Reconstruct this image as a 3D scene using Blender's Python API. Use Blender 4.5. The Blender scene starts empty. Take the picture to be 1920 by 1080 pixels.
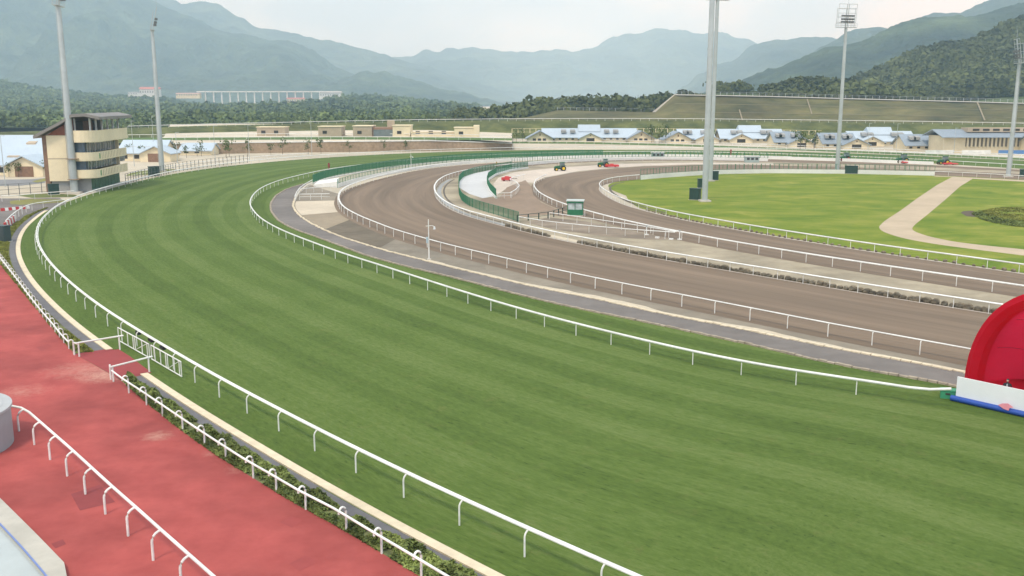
import bpy, math, random
import numpy as np
from mathutils import Vector, Matrix

random.seed(7); RNG = np.random.default_rng(11)
S = bpy.context.scene
COL = S.collection
R = math.radians

# ------------------------------------------------------------------ camera
FPX, YH, CAMH = 1800.0, 190.0, 20.0          # focal length in photo pixels, horizon row, camera height
PIT = math.atan((540 - YH) / FPX)
cam_d = bpy.data.cameras.new('camera'); cam = bpy.data.objects.new('camera', cam_d); COL.objects.link(cam)
cam_d.sensor_width = 36; cam_d.lens = 36 * FPX / 1920
cam_d.clip_start = .5; cam_d.clip_end = 60000
cam.location = (0, 0, CAMH); cam.rotation_euler = (math.pi / 2 - PIT, 0, 0)
S.camera = cam

# ------------------------------------------------------------------ sky, sun, exposure
SUN_EL, SUN_AZ = 58, 205                     # degrees; azimuth clockwise from +Y
w = bpy.data.worlds.new('World'); S.world = w; w.use_nodes = True
nt = w.node_tree; nt.nodes.clear()
def N(t, tree=nt, **k):
    n = tree.nodes.new(t)
    for a, b in k.items(): setattr(n, a, b)
    return n
out = N('ShaderNodeOutputWorld'); bg = N('ShaderNodeBackground'); bg.inputs[1].default_value = .1
sky = N('ShaderNodeTexSky', sky_type='NISHITA', sun_disc=False, sun_elevation=R(SUN_EL), sun_rotation=R(SUN_AZ))
sky.dust_density = 3; sky.air_density = 1.2
tc = N('ShaderNodeTexCoord'); mp = N('ShaderNodeMapping'); mp.inputs['Scale'].default_value = (1, 1, 2.6)
n1 = N('ShaderNodeTexNoise'); n1.inputs['Scale'].default_value = 3.2; n1.inputs['Detail'].default_value = 7; n1.inputs['Roughness'].default_value = .55
n1.inputs['Distortion'].default_value = .4
rp = N('ShaderNodeValToRGB')
rp.color_ramp.elements[0].position = .38; rp.color_ramp.elements[0].color = (4.9, 6.4, 8.4, 1)
rp.color_ramp.elements[1].position = .62; rp.color_ramp.elements[1].color = (9.7, 9.3, 9.0, 1)
e = rp.color_ramp.elements.new(.5); e.color = (6.6, 7.7, 9.0, 1)
mx = N('ShaderNodeMix', data_type='RGBA'); mx.inputs[0].default_value = .88
for a, b in ((tc.outputs['Generated'], mp.inputs[0]), (mp.outputs[0], n1.inputs['Vector']), (n1.outputs[0], rp.inputs[0]),
             (sky.outputs[0], mx.inputs[6]), (rp.outputs[0], mx.inputs[7]), (mx.outputs[2], bg.inputs[0]), (bg.outputs[0], out.inputs[0])):
    nt.links.new(a, b)
sun_d = bpy.data.lights.new('sun', 'SUN'); sun = bpy.data.objects.new('sun', sun_d); COL.objects.link(sun)
sun_d.energy = 1.5; sun_d.angle = R(10); sun_d.color = (1, .91, .74)
sdir = Vector((math.sin(R(SUN_AZ)) * math.cos(R(SUN_EL)), math.cos(R(SUN_AZ)) * math.cos(R(SUN_EL)), math.sin(R(SUN_EL))))
sun.rotation_euler = (-sdir).to_track_quat('-Z', 'Y').to_euler(); sun.location = (0, -60, 200)
vs = S.view_settings
vs.view_transform = 'Standard'; vs.look = 'None'; vs.gamma = 1; vs.use_curve_mapping = False; vs.exposure = 0.6
S.render.engine = 'CYCLES'
cy = S.cycles
cy.max_bounces = 5; cy.diffuse_bounces = 2; cy.glossy_bounces = 2; cy.transmission_bounces = 4; cy.volume_bounces = 2
cy.transparent_max_bounces = 8; cy.use_denoising = True; cy.caustics_reflective = False; cy.caustics_refractive = False

# ------------------------------------------------------------------ helpers
CP, SP = math.cos(PIT), math.sin(PIT)
def ray(px, py):
    x = (px - 960) / FPX; y = -(py - 540) / FPX
    return x, CP + y * SP, -SP + y * CP
def G(px, py, z=0.0):                         # photo pixel -> point on the level z
    dx, dy, dz = ray(px, py); t = (z - CAMH) / dz
    return Vector((dx * t, dy * t, z))
def P(px, py, Y):                             # photo pixel -> point at distance Y in front of the stand
    dx, dy, dz = ray(px, py); t = Y / dy
    return Vector((dx * t, Y, CAMH + dz * t))
def tag(o, label=None, cat=None, group=None, kind=None):
    if label: o['label'] = label
    if cat: o['category'] = cat
    if group: o['group'] = group
    if kind: o['kind'] = kind
    return o
def empty(name, loc=(0, 0, 0), rz=0):
    o = bpy.data.objects.new(name, None); COL.objects.link(o); o.location = loc; o.rotation_euler = (0, 0, rz)
    o.empty_display_size = .2
    return o
def link(name, me, parent=None, loc=None, rz=0):
    o = bpy.data.objects.new(name, me); COL.objects.link(o)
    if parent: o.parent = parent
    if loc is not None: o.location = loc
    if rz: o.rotation_euler = (0, 0, rz)
    return o
def children(o): return [c for c in bpy.data.objects if c.parent == o]
def copy_tree(o, parent=None, kids=None):
    c = o.copy(); COL.objects.link(c); c.parent = parent
    for ch in list(o.children): copy_tree(ch, c)
    return c

class MB:
    def __init__(s): s.v = []; s.f = []; s.uv = None
    def quad(s, a, b, c, d):
        i = len(s.v); s.v += [tuple(a), tuple(b), tuple(c), tuple(d)]; s.f.append((i, i+1, i+2, i+3)); return s
    def tri(s, a, b, c):
        i = len(s.v); s.v += [tuple(a), tuple(b), tuple(c)]; s.f.append((i, i+1, i+2)); return s
    def box(s, x0, x1, y0, y1, z0, z1, bev=0):
        i = len(s.v)
        s.v += [(x0,y0,z0),(x1,y0,z0),(x1,y1,z0),(x0,y1,z0),(x0,y0,z1),(x1,y0,z1),(x1,y1,z1),(x0,y1,z1)]
        s.f += [(i,i+3,i+2,i+1),(i+4,i+5,i+6,i+7),(i,i+1,i+5,i+4),(i+1,i+2,i+6,i+5),(i+2,i+3,i+7,i+6),(i+3,i,i+4,i+7)]
        return s
    def prism(s, poly, axis, a0, a1):           # poly of 2D points extruded on axis 'x','y','z'
        def mk(p, a): return {'x': (a, p[0], p[1]), 'y': (p[0], a, p[1]), 'z': (p[0], p[1], a)}[axis]
        n = len(poly); i = len(s.v)
        s.v += [mk(p, a0) for p in poly] + [mk(p, a1) for p in poly]
        s.f += [tuple(i + k for k in range(n))[::-1], tuple(i + n + k for k in range(n))]
        s.f += [(i + k, i + (k+1) % n, i + n + (k+1) % n, i + n + k) for k in range(n)]
        return s
    def tube(s, pts, r, seg=8, r2=None, cap=True):
        pts = [Vector(p) for p in pts]; n = len(pts); i0 = len(s.v)
        for k, p in enumerate(pts):
            t = (pts[min(k+1, n-1)] - pts[max(k-1, 0)]).normalized()
            up = Vector((0, 0, 1)) if abs(t.z) < .95 else Vector((1, 0, 0))
            a = t.cross(up).normalized(); b = a.cross(t)
            rr = r if r2 is None else r + (r2 - r) * k / (n - 1)
            for q in range(seg):
                an = 2 * math.pi * q / seg
                s.v.append(tuple(p + a * (rr * math.cos(an)) + b * (rr * math.sin(an))))
        for k in range(n - 1):
            for q in range(seg):
                a = i0 + k*seg + q; b = i0 + k*seg + (q+1) % seg
                s.f.append((a, b, b + seg, a + seg))
        if cap:
            s.f.append(tuple(i0 + q for q in range(seg))[::-1]); s.f.append(tuple(i0 + (n-1)*seg + q for q in range(seg)))
        return s
    def sweep(s, pts, prof):                    # profile (lateral, z) swept on a level path of (x,y,z)
        pts = [Vector(p) for p in pts]; n = len(pts); m = len(prof); i0 = len(s.v)
        for k, p in enumerate(pts):
            t = pts[min(k+1, n-1)] - pts[max(k-1, 0)]; t.z = 0; t.normalize(); nr = Vector((-t.y, t.x, 0))
            for a, b in prof: s.v.append(tuple(p + nr * a + Vector((0, 0, b))))
        for k in range(n - 1):
            for q in range(m):
                a = i0 + k*m + q; b = i0 + k*m + (q+1) % m
                s.f.append((a, a + m, b + m, b))
        s.f.append(tuple(i0 + q for q in range(m))); s.f.append(tuple(i0 + (n-1)*m + q for q in range(m))[::-1])
        return s
    def cyl(s, c, r, h, seg=16, r2=None):
        c = Vector(c); return s.tube([c, c + Vector((0, 0, h))], r, seg, r2)
    def mesh(s, name, mat, smooth=False):
        me = bpy.data.meshes.new(name); me.from_pydata(s.v, [], s.f); me.update()
        if mat: me.materials.append(mat)
        if smooth:
            me.polygons.foreach_set('use_smooth', [True] * len(me.polygons)); me.set_sharp_from_angle(angle=R(40))
        return me
    def build(s, name, mat, parent=None, smooth=False, loc=None, rz=0):
        return link(name, s.mesh(name, mat, smooth), parent, loc, rz)

def np_mesh(name, v, f, mat, smooth=False, uv=None):
    v = np.asarray(v, np.float32); f = np.asarray(f, np.int32); k = f.shape[1]
    me = bpy.data.meshes.new(name); me.vertices.add(len(v)); me.vertices.foreach_set('co', v.ravel())
    me.loops.add(f.size); me.loops.foreach_set('vertex_index', f.ravel())
    me.polygons.add(len(f)); me.polygons.foreach_set('loop_start', np.arange(0, f.size, k, dtype=np.int32))
    me.update(calc_edges=True)
    if uv is not None:
        l = me.uv_layers.new(name='UVMap'); l.data.foreach_set('uv', np.asarray(uv, np.float32)[f.ravel()].ravel())
    me.materials.append(mat)
    if smooth: me.polygons.foreach_set('use_smooth', np.ones(len(f), bool))
    return me

# materials: colour, grain and fine relief from world-space noise
MATS = {}
def mat(name, col, rough=.85, var=.12, scale=2.0, big=.0, bscale=.05, bump=.0, bumps=20.0, metal=0., stretch=None, spec=.3, tint=None, uv=False):
    if name in MATS: return MATS[name]
    m = bpy.data.materials.new(name); m.use_nodes = True; t = m.node_tree; t.nodes.clear()
    o = N('ShaderNodeOutputMaterial', t); b = N('ShaderNodeBsdfPrincipled', t); t.links.new(b.outputs[0], o.inputs[0])
    b.inputs['Roughness'].default_value = rough; b.inputs['Metallic'].default_value = metal
    b.inputs['Specular IOR Level'].default_value = spec
    if uv: src = N('ShaderNodeTexCoord', t).outputs['UV']
    else: src = N('ShaderNodeNewGeometry', t).outputs['Position']
    if stretch:
        mpn = N('ShaderNodeMapping', t); mpn.inputs['Scale'].default_value = stretch; t.links.new(src, mpn.inputs[0]); src = mpn.outputs[0]
    nz = N('ShaderNodeTexNoise', t); nz.inputs['Scale'].default_value = scale; nz.inputs['Detail'].default_value = 6; nz.inputs['Roughness'].default_value = .65
    t.links.new(src, nz.inputs['Vector'])
    def ramp(fac, c0, c1, p0=.3, p1=.7):
        r = N('ShaderNodeValToRGB', t); r.color_ramp.elements[0].position = p0; r.color_ramp.elements[1].position = p1
        r.color_ramp.elements[0].color = (*c0, 1); r.color_ramp.elements[1].color = (*c1, 1); t.links.new(fac, r.inputs[0]); return r.outputs[0]
    c = np.array(col); c2 = np.array(tint) if tint is not None else c
    colr = ramp(nz.outputs[0], np.clip(c * (1 - var), 0, 1), np.clip(c2 * (1 + var), 0, 1))
    if big:
        n2 = N('ShaderNodeTexNoise', t); n2.inputs['Scale'].default_value = bscale; n2.inputs['Detail'].default_value = 4
        t.links.new(src, n2.inputs['Vector'])
        g = ramp(n2.outputs[0], (1 - big,) * 3, (1 + big,) * 3, .35, .65)
        mm = N('ShaderNodeMix', t, data_type='RGBA', blend_type='MULTIPLY'); mm.inputs[0].default_value = 1
        t.links.new(colr, mm.inputs[6]); t.links.new(g, mm.inputs[7]); colr = mm.outputs[2]
    t.links.new(colr, b.inputs['Base Color'])
    if bump:
        n3 = N('ShaderNodeTexNoise', t); n3.inputs['Scale'].default_value = bumps; n3.inputs['Detail'].default_value = 5
        t.links.new(src, n3.inputs['Vector'])
        bp = N('ShaderNodeBump', t); bp.inputs['Strength'].default_value = 1; bp.inputs['Distance'].default_value = bump
        t.links.new(n3.outputs[0], bp.inputs['Height']); t.links.new(bp.outputs[0], b.inputs['Normal'])
    MATS[name] = m
    m['bsdf'] = b.name
    return m
WHITE = mat('white_paint', (.76, .75, .71), .5, .08, 4, spec=.35, big=.10, bscale=.5)
CREAM = mat('cream_render', (.80, .68, .47), .85, .05, .8, big=.06, bscale=.15)
TAN = mat('tan_render', (.47, .38, .28), .85, .08, .8, big=.08)
BROWNW = mat('brown_cladding', (.25, .15, .10), .8, .2, 1.5)
STONEW = mat('brown_stone_wall', (.34, .25, .17), .9, .22, .9, big=.14, bscale=.08)
PALEROOF = mat('pale_metal_roof', (.46, .54, .61), .5, .04, .5, spec=.4, big=.05)
GREYROOF = mat('grey_metal_roof', (.26, .31, .36), .55, .08, .6, big=.08)
DARKROOF = mat('dark_roof_sheet', (.24, .22, .205), .6, .1, .6)
GALV = mat('galvanised_steel', (.46, .49, .49), .45, .08, .5, metal=.25, big=.08, bscale=.1)
DGREEN = mat('dark_green_paint', (.028, .06, .05), .5, .12, 2)
FGREEN = mat('fence_green_paint', (.03, .17, .08), .5, .12, 2)
BGREEN = mat('bright_green_paint', (.05, .27, .14), .5, .1, 2)
GLASS = mat('dark_glass', (.17, .20, .205), .12, .2, .5, spec=.6)
DARK = mat('dark_opening', (.05, .045, .04), .8, .2, 1)
CONC = mat('pale_concrete', (.52, .48, .42), .9, .10, .6, big=.12, bscale=.06, bump=.01)
CURB = mat('cream_kerb', (.66, .56, .40), .9, .12, 1.2, big=.08)
GREYC = mat('grey_concrete', (.33, .33, .32), .9, .1, .8, big=.1)
RUBBER = mat('rubber', (.03, .03, .03), .8, .1, 3)
TRED = mat('red_paint', (.5, .04, .04), .5, .1, 2)
YEL = mat('yellow_paint', (.75, .5, .04), .5, .1, 2)
SKIN = mat('skin', (.5, .32, .24), .6, .05, 5)
BLACKC = mat('black_cloth', (.03, .03, .035), .9, .1, 5)

# ------------------------------------------------------------------ curves on the ground
def resample(p, step):
    p = np.asarray(p, float); d = np.r_[0, np.cumsum(np.linalg.norm(np.diff(p, axis=0), axis=1))]
    n = max(2, int(round(d[-1] / step)) + 1); t = np.linspace(0, d[-1], n)
    return np.stack([np.interp(t, d, p[:, k]) for k in range(p.shape[1])], 1)
def smooth(p, sig, step=1.0):
    p = resample(p, step); k = int(3 * sig / step)
    if k < 1: return p
    wgt = np.exp(-.5 * (np.arange(-k, k + 1) * step / sig) ** 2); wgt /= wgt.sum()
    # odd reflection keeps the ends in place
    a = 2 * p[0] - p[1:k+1][::-1] if len(p) > k else np.repeat(p[:1], k, 0); b = 2 * p[-1] - p[-k-1:-1][::-1] if len(p) > k else np.repeat(p[-1:], k, 0)
    q = np.concatenate([a, p, b])
    return resample(np.stack([np.convolve(q[:, i], wgt, 'valid') for i in range(p.shape[1])], 1), step)
def cur(px, sig=4, step=1.0, z=0., run=0.):
    q = [tuple(G(x, y, z))[:2] for x, y in px]
    if run: q = [(q[0][0] + .70 * run, q[0][1] - .71 * run)] + q      # the home straight goes on past the frame
    return smooth(q, sig, step)
def normals(c):
    t = np.gradient(c, axis=0); t /= np.linalg.norm(t, axis=1)[:, None]
    return np.stack([-t[:, 1], t[:, 0]], 1)
def offs(c, d): return c + normals(c) * (d if np.isscalar(d) else np.asarray(d)[:, None])
def cut(c, a, b):                              # part of a curve between the points nearest to a and b
    i = int(np.argmin(np.linalg.norm(c - np.asarray(a)[:2], axis=1))); j = int(np.argmin(np.linalg.norm(c - np.asarray(b)[:2], axis=1)))
    return c[i:j+1] if i <= j else c[j:i+1][::-1]
def c3(c, z): return np.c_[c, np.full(len(c), z)]
def sheet(name, A, B, z, m, nv=2, parent=None, n=None, uv=None):
    """surface between two ground curves"""
    n = n or max(len(A), len(B))
    def rs(c):
        d = np.r_[0, np.cumsum(np.linalg.norm(np.diff(c, axis=0), axis=1))]; t = np.linspace(0, d[-1], n)
        return np.stack([np.interp(t, d, c[:, k]) for k in range(2)], 1)
    A, B = rs(A), rs(B); v = []; uvs = []
    for k in range(nv):
        t = k / (nv - 1); v.append(np.c_[A * (1 - t) + B * t, np.full(n, z)])
        uvs.append(np.c_[np.arange(n), np.full(n, t)])
    v = np.concatenate(v); uvs = np.concatenate(uvs)
    i = np.arange(n - 1)
    f = np.concatenate([np.stack([k*n + i, k*n + i + 1, (k+1)*n + i + 1, (k+1)*n + i], 1) for k in range(nv - 1)])
    # face up
    a, b, c = v[f[0, 0]], v[f[0, 1]], v[f[0, 2]]
    if np.cross(b - a, c - a)[2] < 0: f = f[:, ::-1]
    return link(name, np_mesh(name, v, f, m, uv=uvs), parent)
def polysheet(name, pts, z, m, parent=None):
    """flat outline filled by a constrained triangulation, so concave or pinched outlines never overlap themselves"""
    from mathutils.geometry import delaunay_2d_cdt
    vv = [Vector((p[0], p[1])) for p in pts]
    ov, _, of, *_ = delaunay_2d_cdt(vv, [], [list(range(len(vv)))], 1, 1e-4)
    me = bpy.data.meshes.new(name); f = []
    for t in of:
        q = [ov[i] for i in t]; ar = sum(q[i].x * q[(i+1) % len(q)].y - q[(i+1) % len(q)].x * q[i].y for i in range(len(q)))
        f.append(tuple(t) if ar > 0 else tuple(t)[::-1])
    me.from_pydata([(p.x, p.y, z) for p in ov], [], f); me.update(); me.materials.append(m)
    return link(name, me, parent)

TI = cur([(1717,752.5),(1655,746),(1556,735),(1460,720),(1371,702),(1288,683),(1210,664),(1140,645),(1079,630),(1022,615),(971,599),(924,584.5),(881,571),(841,557.5),(804.5,545),(771,534),(739,522.5),(709.5,512.5),(682.5,504),(653,494.5),(630,486),(609,478),(589.5,469.5),(571,463),(554,456),(539,449.5),(526,444),(514,437.5),(495.5,426),(488,421),(482,415),(468,395),(471,380),(481,368),(492,360),(504,354),(512,351),(527,345),(542,341.5),(560,336.5),(580,332),(606,326),(650,319),(692,313.5),(722,310),(750,307),(850,299),(960,294),(1100,290),(1200,289),(1300,290),(1440,293),(1600,299),(1750,306),(1920,316),(2100,328)], 5, run=80)
TO = cur([(863,989),(763,936),(675,892.5),(597.5,851),(530,812),(470,779.5),(417,750),(370,721),(250,645),(204,614),(181,597.5),(161,581),(143,566),(128,552.5),(115,540),(103,528),(94,517),(85,506),(79,495),(72.5,485.5),(66,467.5),(66,450),(69,436),(79,420),(89.5,411),(101,400),(115,391),(126,387),(160,372),(200,360),(282,338),(315,330),(400,316),(480,307),(560,300),(630,295),(767,287.5),(960,282),(1100,281),(1300,282),(1440,284),(1600,288),(1750,294),(1920,302),(2100,312)], 5, run=70)
RO = cur([(2250,850),(1900,748),(1791,724),(1726,712),(1680,703),(1580,689),(1515,672),(1440,654),(1330,630),(1175,597),(1120,587),(1020,565),(960,550),(855,522),(780,505),(692,482),(600,447),(550,430),(522,415),(508,397),(507,382),(517,367),(537,355),(555,349),(569,345)], 3)
RI = cur([(2250,800),(1900,717),(1807,698),(1749,686),(1680,673),(1580,656),(1515,644),(1440,626),(1335,606),(1210,582),(1120,560),(1030,544),(960,528),(905,515),(830,497),(800,489),(730,472),(680,457),(642,445),(605,430),(572,412),(555,397),(550,387),(552,377),(557,367),(565,356),(578,346)], 3)
D1O = cur([(2250,765),(2050,729),(1900,700),(1789.5,678),(1702,661),(1621,646),(1544,631),(1470.5,615),(1402,601),(1337,587.5),(1277,575.5),(1219,563),(1165,553),(1113,541),(1067,531),(1022.5,521),(981,511),(944,502),(909,492.5),(876,485),(846,477.5),(819,469.5),(793,462.5),(770,455),(749.5,449),(729,442),(713,435),(699,429),(686,424),(674,419),(664,413),(650,406),(638,396),(632,382),(636,368),(648,359),(664,352),(700,340),(740,330),(772,322.5),(820,315),(880,309),(960,304),(1120,298),(1220,296),(1320,297),(1440,299),(1600,304),(1750,310),(1920,319),(2100,331)], 4)
D1I = cur([(2250,650),(2050,620),(1900,597),(1835,586),(1774,576),(1716,567.5),(1659.5,559),(1606,550),(1555,541),(1505.5,532.5),(1459,525),(1414,517),(1370,510),(1329,503),(1289,496),(1251,489.5),(1215,483.5),(1181,477.5),(1149,471),(1118,465),(1089.5,459),(1062,454),(1039,449),(980,435),(960,430),(941,424.5),(925,420),(910,416),(880,408),(850,397),(828,384),(816,370),(814,358),(820,347),(835,337),(860,329),(905,320),(960,314),(1040,307),(1120,303),(1220,301),(1310,301.5),(1440,303.5),(1600,308.5),(1750,314),(1920,322),(2100,334)], 4)
D2O = cur([(2250,612),(2050,578),(1910,555),(1843,545),(1781,535.5),(1721,526),(1664,517.5),(1611,509),(1559.5,500.5),(1512,493),(1466,485),(1422,477),(1382,470),(1343,463),(1307,455.5),(1274,449),(1230,440),(1183,429.5),(1159,423.5),(1135,417),(1096,406),(1060,395),(1030,383),(1008,370),(999,357),(1003,345),(1022,335),(1085,323),(1157,316),(1210,312.5),(1300,309.5),(1440,310),(1600,314),(1750,319.5),(1920,327),(2100,338)], 4)
D2I = cur([(2250,565),(2050,535),(1897,511),(1838,503),(1785.5,495),(1732.5,488),(1684.5,481),(1638,474),(1593,467),(1552,460.5),(1512,454),(1472,447.5),(1437,442),(1404,436),(1371,430),(1330,422.5),(1288,415),(1266,410),(1244,405),(1224,400),(1207,395.5),(1190,391),(1170,385),(1148,375),(1130,364),(1122,355),(1128,347),(1150,341),(1201,336),(1260,331),(1345,326),(1440,324),(1600,325.5),(1752,328.5),(1920,337),(2100,349)], 4)
# ================================================================== THE SETTING
def struct(o): return tag(o, kind='structure')
# numpy value noise for terrain
def vnoise(x, y, seed=0):
    xi = np.floor(x).astype(np.int64); yi = np.floor(y).astype(np.int64); fx = x - xi; fy = y - yi
    fx = fx * fx * (3 - 2 * fx); fy = fy * fy * (3 - 2 * fy)
    def h(a, b):
        n = (a * 374761393 + b * 668265263 + seed * 974711) & 0x7fffffff
        n = (n ^ (n >> 13)) * 1274126177 & 0x7fffffff
        return ((n ^ (n >> 16)) & 0xffff) / 65535.0
    return (h(xi, yi) * (1 - fx) + h(xi + 1, yi) * fx) * (1 - fy) + (h(xi, yi + 1) * (1 - fx) + h(xi + 1, yi + 1) * fx) * fy
def fbm(x, y, o=5, seed=0):
    s = np.zeros_like(x); a = .5
    for k in range(o): s += a * vnoise(x * 2 ** k, y * 2 ** k, seed + k); a *= .5
    return s
def ridged(x, y, o=4, seed=0):
    s = np.zeros_like(x); a = .5
    for k in range(o): s += a * (1 - np.abs(2 * vnoise(x * 2 ** k, y * 2 ** k, seed + k) - 1)); a *= .5
    return s

GROUND = mat('dusty_ground', (.50, .44, .34), .95, .10, .15, big=.14, bscale=.02, bump=.02, bumps=1.5)
gm = MB(); gm.quad((-9000, -150, -.02), (9000, -150, -.02), (9000, 10800, -.02), (-9000, 10800, -.02))
struct(gm.build('ground', GROUND))

# ---- turf track with mown bands that follow the inner rail
def turf_material():
    m = bpy.data.materials.new('mown_turf'); m.use_nodes = True; t = m.node_tree; b = t.nodes['Principled BSDF']
    b.inputs['Roughness'].default_value = .9; b.inputs['Specular IOR Level'].default_value = .15
    tcn = N('ShaderNodeTexCoord', t); sx = N('ShaderNodeSeparateXYZ', t); t.links.new(tcn.outputs['UV'], sx.inputs[0])
    geo = N('ShaderNodeNewGeometry', t)
    def math_(op, a, b2=None, cl=False):
        n = N('ShaderNodeMath', t, operation=op); n.use_clamp = cl
        for i, q in enumerate((a, b2)):
            if q is None: continue
            if isinstance(q, (int, float)): n.inputs[i].default_value = q
            else: t.links.new(q, n.inputs[i])
        return n.outputs[0]
    def noise_(vec, sc, det=5, rough=.6, st=None):
        if st:
            mpn = N('ShaderNodeMapping', t); mpn.inputs['Scale'].default_value = st; t.links.new(vec, mpn.inputs[0]); vec = mpn.outputs[0]
        n = N('ShaderNodeTexNoise', t); n.inputs['Scale'].default_value = sc; n.inputs['Detail'].default_value = det; n.inputs['Roughness'].default_value = rough
        t.links.new(vec, n.inputs['Vector']); return n.outputs[0]
    wob = noise_(tcn.outputs['UV'], .6, 3, .5, (.08, .35, 1))
    v = math_('ADD', sx.outputs[1], math_('MULTIPLY', math_('SUBTRACT', wob, .5), .45))
    def band(per, sharp, ph=0.):
        return math_('ADD', math_('MULTIPLY', math_('SINE', math_('ADD', math_('MULTIPLY', v, 2 * math.pi / per), ph)), sharp), .5, True)
    st = band(4.9, 2.4); stf = band(1.77, 2.0, .8)
    st2 = math_('ADD', math_('MULTIPLY', math_('SINE', math_('MULTIPLY', v, 2 * math.pi / 12.7)), .5), .5)
    amp = noise_(tcn.outputs['UV'], 1, 2, .5, (.012, .06, 1))
    streak = noise_(tcn.outputs['UV'], 1, 7, .75, (.16, 2.0, 1))
    fine = noise_(tcn.outputs['UV'], 1, 6, .85, (1.3, 3.6, 1))
    patch = noise_(geo.outputs['Position'], .09, 5, .6)
    fade = math_('SUBTRACT', 1.15, math_('MULTIPLY', sx.outputs[1], .018))
    val = math_('MULTIPLY', math_('SUBTRACT', st, .5), math_('MULTIPLY', math_('MULTIPLY', amp, fade), .36))
    val = math_('ADD', val, math_('MULTIPLY', math_('SUBTRACT', stf, .5), .03))
    val = math_('ADD', val, math_('MULTIPLY', math_('SUBTRACT', st2, .5), .12))
    val = math_('ADD', val, math_('MULTIPLY', math_('SUBTRACT', streak, .5), .5))
    val = math_('ADD', val, math_('MULTIPLY', math_('SUBTRACT', fine, .5), 1.5))
    val = math_('ADD', val, math_('MULTIPLY', math_('SUBTRACT', patch, .5), .5))
    fleck = noise_(tcn.outputs['UV'], 1, 3, .6, (1.5, 4.6, 1))
    val = math_('SUBTRACT', val, math_('MULTIPLY', math_('SUBTRACT', fleck, .60, True), 3.0))
    val = math_('ADD', val, .52, True)
    r = N('ShaderNodeValToRGB', t); r.color_ramp.elements[0].color = (.041, .071, .012, 1); r.color_ramp.elements[1].color = (.164, .208, .066, 1)
    e2 = r.color_ramp.elements.new(.5); e2.color = (.091, .142, .027, 1)
    t.links.new(val, r.inputs[0])
    dry = noise_(geo.outputs['Position'], .5, 7, .8); dm = N('ShaderNodeMix', t, data_type='RGBA')
    f = math_('MULTIPLY', math_('SUBTRACT', dry, .56, True), 2.2, True); t.links.new(f, dm.inputs[0])
    t.links.new(r.outputs[0], dm.inputs[6]); dm.inputs[7].default_value = (.19, .165, .065, 1)
    t.links.new(dm.outputs[2], b.inputs['Base Color'])
    bp = N('ShaderNodeBump', t); bp.inputs['Distance'].default_value = .05; t.links.new(fine, bp.inputs['Height']); t.links.new(bp.outputs[0], b.inputs['Normal'])
    return m
TURF = turf_material()
nI = normals(TI)
def ray_to(c, p, n):
    a = c[:-1]; d = c[1:] - a; dp = a - p
    den = n[0] * d[:, 1] - n[1] * d[:, 0]; den[np.abs(den) < 1e-9] = 1e-9
    t = (dp[:, 0] * d[:, 1] - dp[:, 1] * d[:, 0]) / den; u = (dp[:, 0] * n[1] - dp[:, 1] * n[0]) / den
    ok = (u >= 0) & (u <= 1) & (t > 5) & (t < 80)
    return t[ok].min() if ok.any() else np.nan
Wd = np.array([ray_to(TO, p, n) for p, n in zip(TI, nI)])
idx = np.arange(len(Wd)); good = ~np.isnan(Wd); Wd = np.interp(idx, idx[good], Wd[good])
kk = np.ones(25) / 25; Wd = np.convolve(np.pad(Wd, 12, 'edge'), kk, 'valid')
inner = np.interp(idx, [0, len(idx) * .45, len(idx) * .60, len(idx)], [11., 5.5, 1.2, 1.2])
rows = [-1.0] + list(np.linspace(0, 1, 13)) + [1.0]
vv, uvs = [], []
for q, t_ in enumerate(rows):
    d = -inner if q == 0 else (Wd + 2.0 if q == len(rows) - 1 else Wd * t_)
    vv.append(np.c_[TI + nI * d[:, None], np.full(len(TI), .01)]); uvs.append(np.c_[idx, d / np.maximum(Wd, 1) * 32.5])
vv = np.concatenate(vv); uvs = np.concatenate(uvs); n_ = len(TI); i_ = idx[:-1]
ff = np.concatenate([np.stack([k*n_ + i_ + 1, k*n_ + i_, (k+1)*n_ + i_, (k+1)*n_ + i_ + 1], 1) for k in range(len(rows) - 1)])
if np.cross(vv[ff[0, 1]] - vv[ff[0, 0]], vv[ff[0, 2]] - vv[ff[0, 0]])[2] < 0: ff = ff[:, ::-1]
struct(link('turf_track', np_mesh('turf_track', vv, ff, TURF, uv=uvs)))

ASPH = mat('worn_asphalt', (.178, .158, .143), .9, .12, .5, big=.16, bscale=.07, bump=.01, bumps=15)
struct(sheet('service_road', RO, RI, .022, ASPH, n=260))
# jagged block kerbs beside the service road
def kerb_blocks(name, c, mtl, wd=.35, h=.14, ln=.9, jit=.06, kind=None, rnd=3):
    rr = random.Random(rnd); b = MB(); c = resample(c, ln); nr = normals(c)
    for k in range(len(c) - 1):
        p, q = c[k], c[k+1]; o1 = rr.uniform(-jit, jit); hh = h * rr.uniform(.7, 1.1); t = (q - p) * .04
        a0 = p + t + nr[k] * (o1 - wd / 2); a1 = q - t + nr[k] * (o1 - wd / 2); b1 = q - t + nr[k] * (o1 + wd / 2); b0 = p + t + nr[k] * (o1 + wd / 2)
        i = len(b.v); b.v += [(*x, 0.) for x in (a0, a1, b1, b0)] + [(*x, hh) for x in (a0, a1, b1, b0)]
        b.f += [(i+4,i+5,i+6,i+7),(i,i+1,i+5,i+4),(i+1,i+2,i+6,i+5),(i+2,i+3,i+7,i+6),(i+3,i,i+4,i+7)]
        b.f = b.f
    return b.build(name, mtl)
KERBD = mat('stained_kerb_stone', (.36, .30, .23), .95, .3, 1.2)
struct(kerb_blocks('road_kerb', RO, KERBD, .3, .16, .7))
struct(kerb_blocks('road_kerb_inside', offs(RI, .1), CURB, .35, .12, .8, .1))
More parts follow.
